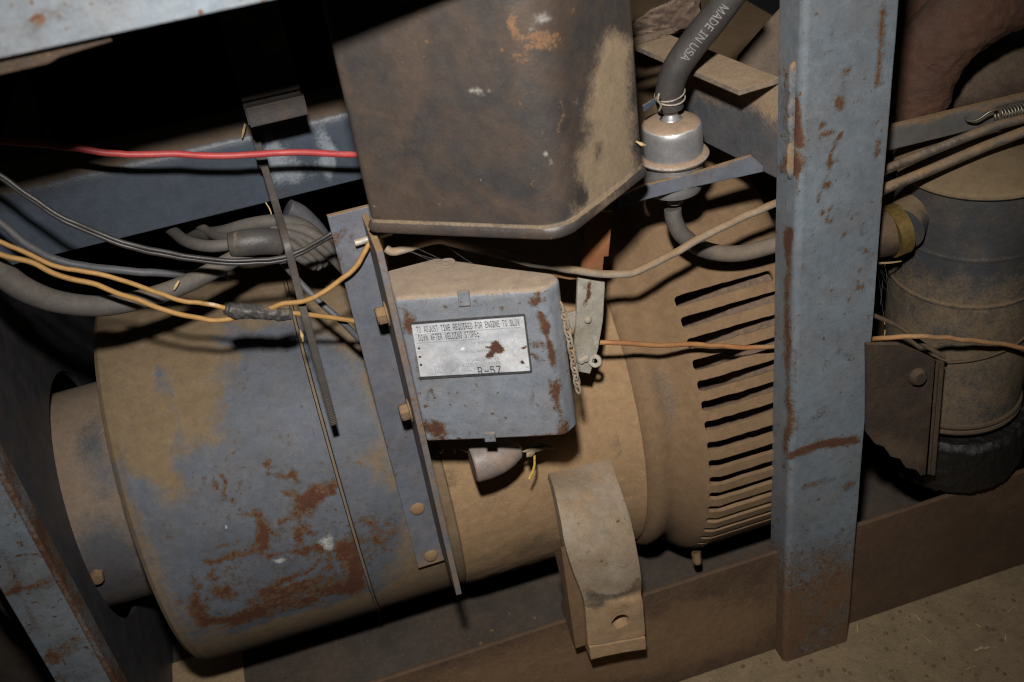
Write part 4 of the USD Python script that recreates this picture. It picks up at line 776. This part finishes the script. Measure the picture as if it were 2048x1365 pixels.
hs = spline(hp, 240); dS = np.r_[0, np.cumsum(np.linalg.norm(np.diff(hs, axis=0), axis=1))]
hT, _, _ = frames(hs)
txt = meshkit.text_mesh("MADE IN USA", 0.0052, 0.0002); tv = txt.vertices.copy(); tv = fine(trimesh.Trimesh(tv, txt.faces, process=False), 0.002); tv, tf = tv.vertices.copy(), tv.faces
start = float(dS[np.argmin(np.hypot(*(pix(hs) - [1452, 2]).T))]); end = float(dS[np.argmin(np.hypot(*(pix(hs) - [1365, 112]).T))])
sc = (start - end) / np.ptp(tv[:, 0])
sx = start - (tv[:, 0] - tv[:, 0].min()) * sc
i_ = np.clip(np.searchsorted(dS, sx), 1, len(dS) - 1); w_ = ((sx - dS[i_ - 1]) / (dS[i_] - dS[i_ - 1]))[:, None]
pc = hs[i_ - 1] * (1 - w_) + hs[i_] * w_; tt = -(hT[i_ - 1] * (1 - w_) + hT[i_] * w_)
toC = C - pc; toC -= (toC * tt).sum(1)[:, None] * tt; toC /= np.linalg.norm(toC, axis=1)[:, None]; side = np.cross(toC, tt)
phi = (tv[:, 1] - 0.0024) / HR + 0.12
t.add("lettering", trimesh.Trimesh(pc + (HR * 1.022 + tv[:, 2:]) * (np.cos(phi)[:, None] * toC + np.sin(phi)[:, None] * side), tf, process=False), "print_white", smooth=False)
t.done()
t = Thing("wire_clamp", "thin twisted wire clamp around the lower end of the rubber hose", "clamp")
for dz, k in ((0.016, 0), (0.0185, 1)):
    c0 = np.array([fx, fy, z_t + dz]); an = np.linspace(0, 2 * np.pi, 40)
    t.add("wire_loop", tube([c0 + [math.cos(b) * HR * 1.06, math.sin(b) * HR * 1.06, 0.002 * math.sin(b + k)] for b in an], 0.0006, 6, 80), "zinc_dirty")
t.add("twist", wire([(1312, 200, .588), (1318, 188, .585), (1316, 200, .584), (1322, 212, .584), (1318, 222, .586)], 2.2, sides=7), "zinc_dirty")
t.add("loose_end", slab([pt(*q, .595) for q in [(1285, 212), (1312, 196), (1314, 206), (1288, 226)]], .001), "strut_paint")
t.done()
one("lower_hose", "grey rubber hose curving from under the filter toward the post", "hose", wire([(1345, 418, .605), (1349, 442, .603), (1366, 472, .60), (1410, 500, .60), (1470, 508, .60), (1530, 496, .60), (1590, 475, .60)], 17, sides=24, n=70), "cable_dusty", smooth=60, wear=dict(d=[("f", lambda P: np.clip((P[:, 0] - 0.255) / .02, 0, 1) * .9)], d0=-0.25))
t = Thing("flat_strap", "flat blue steel strap crossing under the filter toward the post", "strap")
t.add("strap_bar", slab([pt(*q, .585) for q in [(1240, 395), (1290, 372), (1400, 344), (1504, 312), (1536, 342), (1400, 372), (1290, 400), (1240, 418)]], 0.003, 0.005), "bracket_paint", wear=dict(d0=0.0, d=[("line", [(1290, 370), (1400, 342), (1504, 312)], 5, .4)], r0=0.0))
t.done()

# brace running back from the post
t = Thing("diagonal_brace", "dust-covered angle iron brace running back from the post by the filter", "brace")
zf = 0.532
top = [atZ([q], zf)[0] for q in [(1270, 92), (1340, 70), (1562, 156), (1478, 181)]]
t.add("top_flange", slab(top, 0.0035, 0.006), "brace_paint", wear=dict(d0=0.4))
b0, b1 = top[1] + [0, 0, -.0036], top[2] + [-.001, 0.0, -.0036]
ww = []
for s in np.linspace(-0.1, 1.0, 12): ww.append(b0 + (b1 - b0) * s)
wb = [p + [0.0, 0.0, -0.066] for p in ww]
dr = (b1 - b0); nrm = np.cross(dr, [0, 0, 1.0]); nrm /= np.linalg.norm(nrm); nrm = nrm if nrm @ (C - b0) > 0 else -nrm
t.add("web", slab([ww[0], ww[-1], wb[-1], wb[0]], 0.0035, 0.004), "brace_paint", wear=dict(d0=0.1, d=[("f", lambda P: np.clip((P[:, 2] - 0.49) / .02, -1, 1) * .35), (1500, 270, 60, 40, 30, -.35), (1430, 150, 80, 40, 20, .3), (1555, 200, 30, 30, 0, .5)]))
t.done()

# ================================================================ RIGHT SIDE, BEHIND THE POST
# oil bath canister
cy = 0.60; cx = 0.487; cr = 0.0565
z1 = pt(1930, 416, cy - cr)[2] - .002
ribz = [pt(1935, 543, cy - cr)[2], pt(1930, 634, cy - cr)[2]]
zlo = pt(1900, 880, cy - cr)[2]
t = Thing("air_canister", "round dusty air cleaner canister behind the post at the right edge", "canister")
t.add("lid", revz([(0, z1 + .014), (cr * .35, z1 + .0135), (cr * .8, z1 + .008), (cr * 1.0, z1 + .0035), (cr * 1.045, z1 + .001), (cr * 1.05, z1 - .001), (cr * 1.03, z1 - .0025), (0, z1 - .0025)], [cx, cy, 0], 96), "filter_paint", smooth=35, wear=dict(d0=0.4, d=[(1990, 360, 40, 20, 0, -.45), (1900, 375, 14, 6, 0, -.3)]))
pr = [(0, z1 - .0025), (cr, z1 - .0025)]
for rz in ribz: pr += [(cr, rz + .003), (cr * 1.018, rz + .0012), (cr * 1.018, rz - .0012), (cr, rz - .003)]
pr += [(cr * .985, zlo + .03), (cr * .97, zlo), (0, zlo)]
t.add("canister_body", revz(pr, [cx, cy, 0], 96), "filter_paint", smooth=35, wear=dict(d=[("f", lambda P: np.clip((ribz[0] - P[:, 2]) / .04, 0, 1) * .35 + .02)]))
for dz in (0, .0055):
    t.add("bead", revz([(cr * .955, zlo - dz - .0008), (cr * .995, zlo - dz + .0002), (cr * 1.012, zlo - dz + .0022), (cr * .995, zlo - dz + .0042), (cr * .955, zlo - dz + .005)], [cx, cy, 0], 96), "mount_brown", smooth=40, wear=dict(d0=0.1))
t.done()
ob = revz([(0, 0.1265), (.036, .1265), (.049, .1285), (.056, .134), (.060, .144), (.061, .182), (.057, .188), (0, .188)], [0.493, 0.600, 0], 120)
ob = fine(ob, 0.003); vn = ob.vertex_normals; ob.vertices += vn * ((meshkit.fbm(ob.vertices * 190, 5, 5) - .5) * .0045)[:, None]
one("oil_bowl", "black oily textured bowl under the canister at the lower right", "bowl", ob, "oil_black", smooth=70)
# mount plate with bolt, in front
t = Thing("mount_plate", "brown engine mount plate with one round bolt behind the post", "bracket")
mp = [pt(*q, .5355) for q in [(1735, 690), (1800, 690), (1840, 706), (1872, 722), (1866, 800), (1855, 948), (1842, 952), (1832, 940), (1812, 936), (1800, 918), (1782, 914), (1768, 894), (1750, 888), (1735, 868)]]
t.add("plate", slab(mp, 0.004, 0.006), "mount_brown", wear=dict(d0=0.12, d=[(1800, 900, 60, 30, 20, .3)]))
for k, (xa, ya, dy) in enumerate(((1874, 722, .002), (1884, 724, .006))):
    t.add("edge_strip", slab([pt(*q, .5335 + dy) for q in [(xa - 4, ya), (xa + 5, ya + 2), (xa - 14, ya + 228), (xa - 23, ya + 226)]], 0.003, 0.006), "mount_brown", wear=dict(d0=0.35))
t.add("gusset", tube([pt(1745, 630, .555), pt(1800, 655, .550), pt(1840, 685, .543), pt(1890, 715, .5365)], .0018, 8), "mount_brown", wear=dict(d0=0.5), label="bent upper edge of the mount")
c = pt(1833, 752, .5355); t.add("mount_bolt", revz([(0, .006), (.005, .0055), (.0068, .003), (.0072, 0)], c, 28, (0, -1, .1)), "mount_brown", wear=dict(d0=-0.1)); 
t.done()
# bracket ear on the canister
an = np.radians(np.linspace(-160, -60, 40)); ez = np.linspace(zlo + .062, zlo + .083, 40)
one("canister_strap", "thin brown strap edge curving across the canister below its second rib", "strap", tube(np.stack([cx + (cr + .0006) * np.cos(an), cy + (cr + .0006) * np.sin(an), ez], 1), .0013, 8, 60), "mount_brown", wear=dict(d0=0.2))
# brass elbow between post and canister
bc = pt(1790, 462, .585)
t = Thing("brass_coupling", "brass-coloured pipe coupling between the post and the canister", "pipe")
t.add("brass_ring", cat([tube([bc + [-.006, 0, 0], bc + [.004, 0, .001]], [.0190, .0190], 40, 12, hint=(0, 0, 1))]), "brass", smooth=40)
t.add("pipe_stub", tube([bc + [-.05, .004, -.002], bc + [-.006, 0, 0]], [.0155, .017], 36, 12), "mount_brown", smooth=40, wear=dict(d0=0.2))
t.add("neck", tube([bc + [.004, 0, .001], bc + [.016, .008, .003], bc + [.036, .02, .004]], [.0180, .0155, .014], 36, 20), "filter_paint", smooth=40, wear=dict(d0=-0.1))
t.done()
# pipes, bar, spring
one("flat_bar", "dusty flat steel bar with the spring hooked to it, right of the post", "bar", slab([pt(*q, .605) for q in [(1730, 268), (1775, 256), (2100, 178), (2100, 222), (1775, 302), (1730, 310)]], 0.005, 0.006), "bar_steel", wear=dict(d=[("line", [(1775, 258), (2060, 190)], 8, .4)]))
t = Thing("coil_spring", "small coil spring hooked onto the flat bar at the right edge", "spring")
s0_, s1_ = pt(1995, 230, .592), pt(2090, 209, .592); nn_ = 15
an = np.linspace(0, 2 * np.pi * nn_, nn_ * 14); ax_ = (s1_ - s0_) / np.linalg.norm(s1_ - s0_); ux = np.cross(ax_, [0, 1, 0]); ux /= np.linalg.norm(ux); vx = np.cross(ax_, ux)
t.add("coil", tube([s0_ + (s1_ - s0_) * b / an[-1] + .0052 * (math.cos(b) * ux + math.sin(b) * vx) for b in an], .00085, 7, 0), "spring_steel", smooth=60)
t.add("hook", wire([(2000, 242, .588), (1998, 220, .589), (1980, 224, .590), (1955, 240, .593), (1937, 242, .598), (1931, 235, .603)], 2.6, sides=8), "spring_steel", smooth=60)
t.done()
one("upper_rod", "upper of the two steel rods running from the post to the right edge", "rod", wire([(1700, 378, .578), (1765, 343, .578), (1850, 308, .578), (1950, 268, .578), (2000, 250, .578), (2090, 228, .578)], 10, sides=16), "rod_steel", smooth=60, wear=dict(o=[(1965, 264, 5, 3, 0, .9), (1948, 270, 6, 4, 0, .6), (1905, 290, 14, 4, -20, .6)], r=[(1800, 330, 60, 8, -20, .45)]))
one("lower_rod", "lower of the two steel rods, just above the canister lid", "rod", wire([(1700, 415, .572), (1765, 380, .572), (1850, 345, .572), (1950, 302, .572), (2000, 282, .572), (2090, 248, .572)], 11, sides=16), "rod_steel", smooth=60, wear=dict(d0=0.15, o=[(1915, 315, 14, 4, -20, .5)]))
# exhaust elbow and manifold
one("exhaust_elbow", "rough rusty exhaust elbow in the upper right corner", "pipe", tube([pt(1800, 330, .745), pt(1812, 240, .74), pt(1838, 150, .735), pt(1885, 75, .73), pt(1960, 18, .73), pt(2060, -25, .735), pt(2150, -60, .74)], [.0315, .031, .030, .0295, .029, .029], 96, 260, bump=0.13, seed=2), "exhaust_rust", smooth=60)
one("manifold", "dusty manifold casting behind the rusty exhaust elbow at the right edge", "casting", tube([pt(1840, 235, .80), pt(1930, 190, .80), pt(2020, 160, .80), pt(2150, 125, .80)], [.022, .03, .031, .031], 48, 60, bump=0.05, seed=3), "manifold_dust", smooth=60)
one("upper_pipe", "dark rusty pipe crossing the top just right of the post", "pipe", tube([pt(1740, 60, .80), pt(1800, 20, .80), pt(1880, -20, .80), pt(1960, -60, .80)], .028, 40, 30, bump=0.05), "exhaust_rust", smooth=60)
t = Thing("engine_block", "dusty yellow engine block hidden behind the filter and the post", "engine")
t.add("lower_block", boxm(0.34, 1.2, 0.74, 1.1, 0.03, 0.13, 0.02), "engine_yellow")
t.add("side_cover", boxm(0.235, 0.50, 0.77, 1.1, 0.287, 0.425, 0.015), "engine_yellow", wear=dict(d0=-0.1, d=[("f", lambda P: np.where(P[:, 2] > .415, .5, 0))]))
t.add("front_pad", boxm(0.30, 0.45, 0.72, 0.765, 0.375, 0.405, 0.01), "engine_yellow", wear=dict(d0=-0.3))
t.done()
# behind the hose: rough casting and a plate
cm = fine(hull([pt(*q, y) for q in [(1250, 60), (1300, 20), (1400, -20), (1400, 40), (1370, 58), (1285, 85)] for y in (.75, .80)]), 0.004)
cm.vertices += cm.vertex_normals * ((meshkit.fbm(cm.vertices * 300, 3, 8) - .5) * .004)[:, None]
one("rough_casting", "rough dusty casting at the top between the tank and the hose", "casting", cm, "manifold_dust", smooth=70, wear=dict(d0=0.2))
one("side_plate", "grey dusty plate with sloping edge at the top left of the post", "plate", slab([pt(*q, .74) for q in [(1462, 190), (1480, 115), (1545, 40), (1620, -40), (1640, 190)]], 0.004, 0.01), "drum_dust", wear=dict(d0=0.2))
one("upper_strip", "thin dusty metal strip behind the brace at the tank's upper right corner", "strip", slab([pt(*q, .70) for q in [(1255, 82), (1345, 58), (1350, 66), (1255, 98)]], 0.003, .006), "manifold_dust", wear=dict(d0=0.3))

# ================================================================ CABLES AND WIRES
one("red_cable", "red insulated cable running from the dark to the tank across the strut", "cable", wire([(-40, 283, .655), (60, 287, .653), (150, 294, .65), (205, 302, .65), (280, 308, .65), (400, 309, .65), (520, 308, .65), (600, 305, .65), (705, 307, .65), (790, 315, .65)], 6.8, sides=18, n=90), "cable_red", smooth=60, wear=dict(d=[(690, 305, 50, 12, 0, .6)], o=[(203, 299, 7, 4, 0, .7), (370, 309, 4, 2, 0, .5)]))
bw = [(-40, 330, .625), (0, 354, .622), (60, 396, .618), (130, 440, .613), (230, 484, .61), (330, 510, .608), (430, 522, .607), (540, 522, .606), (600, 505, .606), (660, 470, .606), (720, 435, .607)]
t = Thing("black_cable", "black twin cable sagging from the left edge to the bracket", "cable")
t.add("strand", wire([(x, y - 3.2, Y) for x, y, Y in bw], 4.6, sides=12, n=90), "cable_black", smooth=60, wear=dict(d=[(600, 505, 100, 60, 0, .4)]))
t.add("strand", wire([(x, y + 3.2, Y + .001) for x, y, Y in bw], 4.6, sides=12, n=90), "cable_black", smooth=60, wear=dict(d=[(600, 505, 100, 60, 0, .4)]))
t.done()
one("slate_cable", "slate grey cable under the black twin cable at the left edge", "cable", wire([(-40, 418, .645), (0, 446, .642), (60, 492, .64), (130, 525, .64), (230, 541, .642), (330, 548, .645), (400, 552, .65), (450, 545, .66)], 8, sides=16, n=70), "cable_slate", smooth=60)
one("thick_cable", "thick grey welding cable sweeping under the yellow wires to the taped bundle", "cable", wire([(-60, 500, .615), (0, 545, .615), (50, 580, .615), (120, 605, .617), (210, 612, .622), (300, 594, .63), (380, 565, .638), (450, 528, .648), (500, 500, .655)], [26, 25, 22, 20, 19, 18], sides=28, n=90), "cable_dusty", smooth=60, wear=dict(d0=0.05, o=[], r=[(35, 557, 10, 5, 0, .3)]))
t = Thing("cable_bundle", "bundle of grey cables bound with dark tape above the barrel", "cable")
for pp, r_px in (([(300, 425, .76), (345, 462, .715), (375, 484, .68), (420, 493, .662), (470, 488, .66), (520, 484, .66)], 12), ([(370, 430, .76), (410, 460, .72), (440, 475, .69), (480, 479, .67), (520, 478, .67)], 10), ([(380, 470, .75), (440, 466, .70), (500, 450, .685), (560, 443, .68), (610, 455, .68), (660, 500, .68)], 14),
                 ([(520, 470, .675), (580, 470, .67), (620, 500, .668), (650, 530, .668)], 11), ([(520, 480, .665), (575, 487, .66), (610, 510, .66), (640, 536, .66)], 9), ([(520, 490, .66), (570, 502, .655), (600, 518, .655), (630, 535, .657)], 8), ([(540, 455, .68), (600, 460, .675), (640, 480, .672), (680, 520, .67)], 12), ([(560, 462, .67), (610, 478, .668), (650, 505, .665), (690, 545, .665)], 8)):
    t.add("cable", wire(pp, r_px, sides=18, n=50), "cable_dusty", smooth=60, wear=dict(d0=rng.uniform(-.2, .15)))
t.add("tape_wrap", wire([(462, 490, .652), (490, 486, .65), (530, 483, .65), (562, 486, .652)], [25, 27, 27, 25], sides=36, n=40, bump=0.06), "tape_black", smooth=60, wear=dict(d0=-0.1, d=[("line", [(468, 465), (472, 515)], 4, .5)]))
t.done()
one("stub_cable", "short thick grey cable end just left of the bracket top", "cable", wire([(575, 418, .70), (600, 430, .70), (630, 460, .70), (650, 490, .70), (665, 520, .70)], 20, sides=22, n=40), "cable_slate", smooth=60, wear=dict(d0=0.1))
one("thin_slate_wire", "thin slate wire running diagonally behind the tie to the bracket", "wire", wire([(560, 520, .63), (600, 565, .625), (640, 605, .617), (680, 640, .61), (720, 680, .606)], 6.5, sides=12, n=40), "cable_slate", smooth=60)
YWm = "wire_yellow"
t = Thing("yellow_wires", "pair of yellow wires joined by a dark taped splice over the barrel", "wire")
t.add("upper_wire", wire([(-40, 465, .607), (0, 485, .606), (60, 511, .605), (120, 535, .604), (200, 546, .603), (270, 569, .602), (350, 598, .60), (410, 610, .599), (470, 619, .598)], 5.0, sides=14, n=90), YWm, smooth=60, wear=dict(o=[(430, 613, 18, 6, 10, .8)], r=[(410, 609, 8, 4, 0, .4)]))
t.add("lower_wire", wire([(-40, 500, .60), (0, 510, .60), (60, 526, .60), (120, 553, .60), (200, 572, .60), (290, 607, .60), (370, 632, .599), (440, 641, .598), (475, 634, .597), (500, 626, .597)], 5.5, sides=14, n=90), YWm, smooth=60, wear=dict(o=[(455, 639, 24, 7, -10, .5)]))
t.add("branch_wire", wire([(530, 622, .596), (560, 611, .594), (610, 598, .59), (680, 561, .588), (712, 533, .588), (727, 505, .588), (742, 476, .59)], 5.2, sides=14, n=70), YWm, smooth=60, wear=dict(d0=0.2, r0=0.05))
t.add("outgoing_wire", wire([(560, 625, .596), (600, 628, .597), (650, 634, .60), (705, 642, .603), (740, 648, .604)], 5.0, sides=14, n=40), YWm, smooth=60)
t.add("taped_splice", wire([(450, 618, .597), (458, 620, .597), (480, 622, .596), (520, 625, .595), (560, 629, .595), (582, 630, .596)], [9, 15, 16, 14, 13, 12], sides=28, n=90, bump=0.75, seed=4), "tape_black", smooth=40, wear=dict(d0=-0.15, d=[(545, 618, 40, 8, 8, .5), (575, 630, 8, 12, 0, .4)]))
t.done()
wl = [(1180, 683, .583), (1205, 686, .578), (1240, 687, .576), (1330, 689, .577), (1400, 691, .577), (1480, 694, .576), (1550, 691, .576), (1640, 685, .577), (1710, 680, .572), (1760, 678, .548), (1830, 672, .531), (1890, 675, .529), (1950, 684, .529), (2048, 697, .53), (2110, 708, .532)]
one("orange_wire", "thin orange wire running behind the post from the strap to the right edge", "wire", wire(wl, 5.0, sides=12, n=140, bump=.1), "wire_orange", smooth=60, wear=dict(o=[(1470, 694, 60, 8, 0, .6)], d=[(1900, 680, 200, 30, 0, .4), (1540, 691, 30, 10, 0, .5)]))
t = Thing("steel_fuel_line", "bent grey fuel line from the bracket past the rusty strap to the post", "pipe")
t.add("line", wire([(772, 497, .585), (785, 505, .583), (812, 498, .582), (848, 485, .58), (890, 482, .578), (950, 498, .575), (1040, 521, .571), (1120, 538, .568), (1200, 548, .566), (1250, 546, .566), (1290, 535, .567), (1340, 512, .569), (1420, 467, .572), (1480, 438, .574), (1550, 411, .577), (1620, 385, .58)], 8.2, sides=20, n=160), "tube_grey", smooth=60, wear=dict(o=[(1280, 536, 14, 5, -20, .5), (808, 495, 6, 4, 0, .7)]))
t.done()
# cable tie
tie = [(508, 258, .698), (516, 290, .692), (525, 322, .68), (540, 370, .66), (556, 425, .635), (573, 485, .602), (592, 560, .599), (612, 640, .594), (630, 705, .5935), (650, 780, .5915), (668, 850, .5915)]
t = Thing("cable_tie", "long dark plastic cable tie hanging from the strut down over the barrel", "cable tie")
P = np.array([pt(*p) for p in tie])
t.add("tie_strap", tube(P, 0.0024, 12, 120, flat=(0.32, 1.0), hint=(0, -1, .4)), "tie_plastic", smooth=30, wear=dict(d=[(600, 600, 60, 80, 0, .15), (650, 800, 30, 60, 0, -.5)]))
t.add("tie_head", wire([(520, 312, .681), (524, 322, .678), (528, 333, .675)], [10, 11, 10], sides=16, flat=(.75, 1.0)), "tie_plastic", smooth=30)
tm = []
for k in range(16):
    c = pt(655 + .9 * k, 800 + 3.2 * k, .5905); b = trimesh.creation.box([.004, .0008, .0005]); b.apply_translation(c); tm.append(b)
t.add("teeth", cat(tm), "tie_plastic", smooth=False)
t.done()

# ================================================================ SMALL LOOSE BITS
chaff = []
for k in range(13):
    p = atZ([(rng.uniform(1250, 2048), rng.uniform(1150, 1365))], .0012)[0]
    if p[1] > .55: continue
    a_ = rng.uniform(0, 6.28); d_ = np.array([math.cos(a_), math.sin(a_), 0]) * rng.uniform(.002, .008)
    chaff.append(tube([p - d_, p + [0, 0, .0008], p + d_], rng.uniform(.00025, .0006), 5, 6))
one("ground_chaff", "bits of straw and chaff scattered on the ground before the rail", "chaff", cat(chaff), "straw", kind="stuff")
def bit(name, label, category, pp, r_px, mat, group=None): one(name, label, category, wire(pp, r_px, sides=6, n=14), mat, group=group)
bit("straw_bit", "short straw stuck on the strut edge beside the cable tie's top", "straw", [(490, 248, .695), (487, 262, .694), (484, 276, .694)], [2, 3, 1.5], "straw")
bit("straw_bit", "pale straw lying across the thick grey cable", "straw", [(358, 562, .628), (352, 572, .626), (348, 580, .625)], [2, 3, 1.5], "straw")
bit("straw_bit", "thin straw hanging from the strut's lower edge beside the tie", "straw", [(531, 405, .69), (540, 420, .688), (545, 438, .686)], [1.2, 1.5, 1.2], "straw")
bit("straw_bit", "straw seed caught on the tank's right edge by the filter", "straw", [(1272, 283, .535), (1283, 289, .534), (1292, 291, .534)], [1, 4, .5], "straw")
bit("straw_bit", "pale stalk sticking out at the post's right edge under the coupling", "straw", [(1755, 527, .575), (1780, 526, .58), (1802, 523, .585)], [2.6, 2.2, 1.6], "straw")
bit("straw_bit", "upright straw splinter beside the post above the orange wire", "straw", [(1769, 645, .575), (1770, 660, .575), (1768, 678, .575)], [1, 1.4, 1], "straw")
bit("straw_bit", "pale chaff flake lying on the barrel top by the grey bundle", "straw", [(447, 552, .66), (456, 558, .658), (464, 563, .656)], [1.5, 3, 1.5], "straw")
bit("straw_bit", "pale fleck hanging by the cable tie over the barrel", "straw", [(600, 660, .600), (604, 672, .60), (606, 684, .60)], [1, 4, 1], "straw")
crumb = []
for k in range(5):
    b = trimesh.creation.icosphere(1, .0011 * (0.6 + rng.random())); b.apply_scale([1.8, 1, .7]); b.apply_translation(atZ([(1955 + 6 * k + rng.normal(0, 3), 1294 + rng.normal(0, 3))], .001)[0]); crumb.append(b)
one("pale_crumbs", "few pale crumbs lying on the ground at the lower right", "debris", cat(crumb), "dead_leaf", kind="stuff")
grit = []
for k in range(300):
    q = (rng.uniform(1250, 2048), rng.uniform(1140, 1365)) if k < 220 else (rng.uniform(480, 1540), rng.uniform(1130, 1320))
    p = atZ([q], 0.0 if k < 220 else 0.0182)[0]
    if k < 220 and p[1] > .552 or k >= 220 and p[1] < .62: continue
    b = trimesh.creation.icosphere(1, rng.uniform(.0005, .0019)); b.vertices *= rng.uniform(.6, 1.4, (len(b.vertices), 1)); b.apply_scale([1, 1, .6]); b.apply_translation(p); grit.append(b)
one("grit", "scattered grit and small stones on the ground and floor pan", "grit", cat(grit), "rail_rust", kind="stuff", smooth=False)
webs = []
for k in range(20):
    a_, b_ = [(850 + rng.normal(0, 40), 490 + rng.normal(0, 6)), (940 + rng.normal(0, 60), 535 + rng.normal(0, 8))] if k < 4 else ([(1130 + rng.normal(0, 10), 760 + rng.normal(0, 10)), (1150 + rng.normal(0, 10), 900 + rng.normal(0, 20))] if k < 8 else ([(900 + rng.normal(0, 30), 895), (930 + rng.normal(0, 30), 905)] if k < 12 else [(1760 + rng.normal(0, 8), 520 + rng.normal(0, 40)), (1790 + rng.normal(0, 12), 640 + rng.normal(0, 60))]))
    y_ = .565 if k < 12 else .59
    p0, p1 = pt(*a_, y_), pt(*b_, y_ + .01); webs.append(tube([p0, (p0 + p1) / 2 + [0, 0, -.003], p1], .00007, 4, 8))
one("cobweb", "fine dusty cobweb threads around the control box and post", "cobweb", cat(webs), "cobweb", kind="stuff")
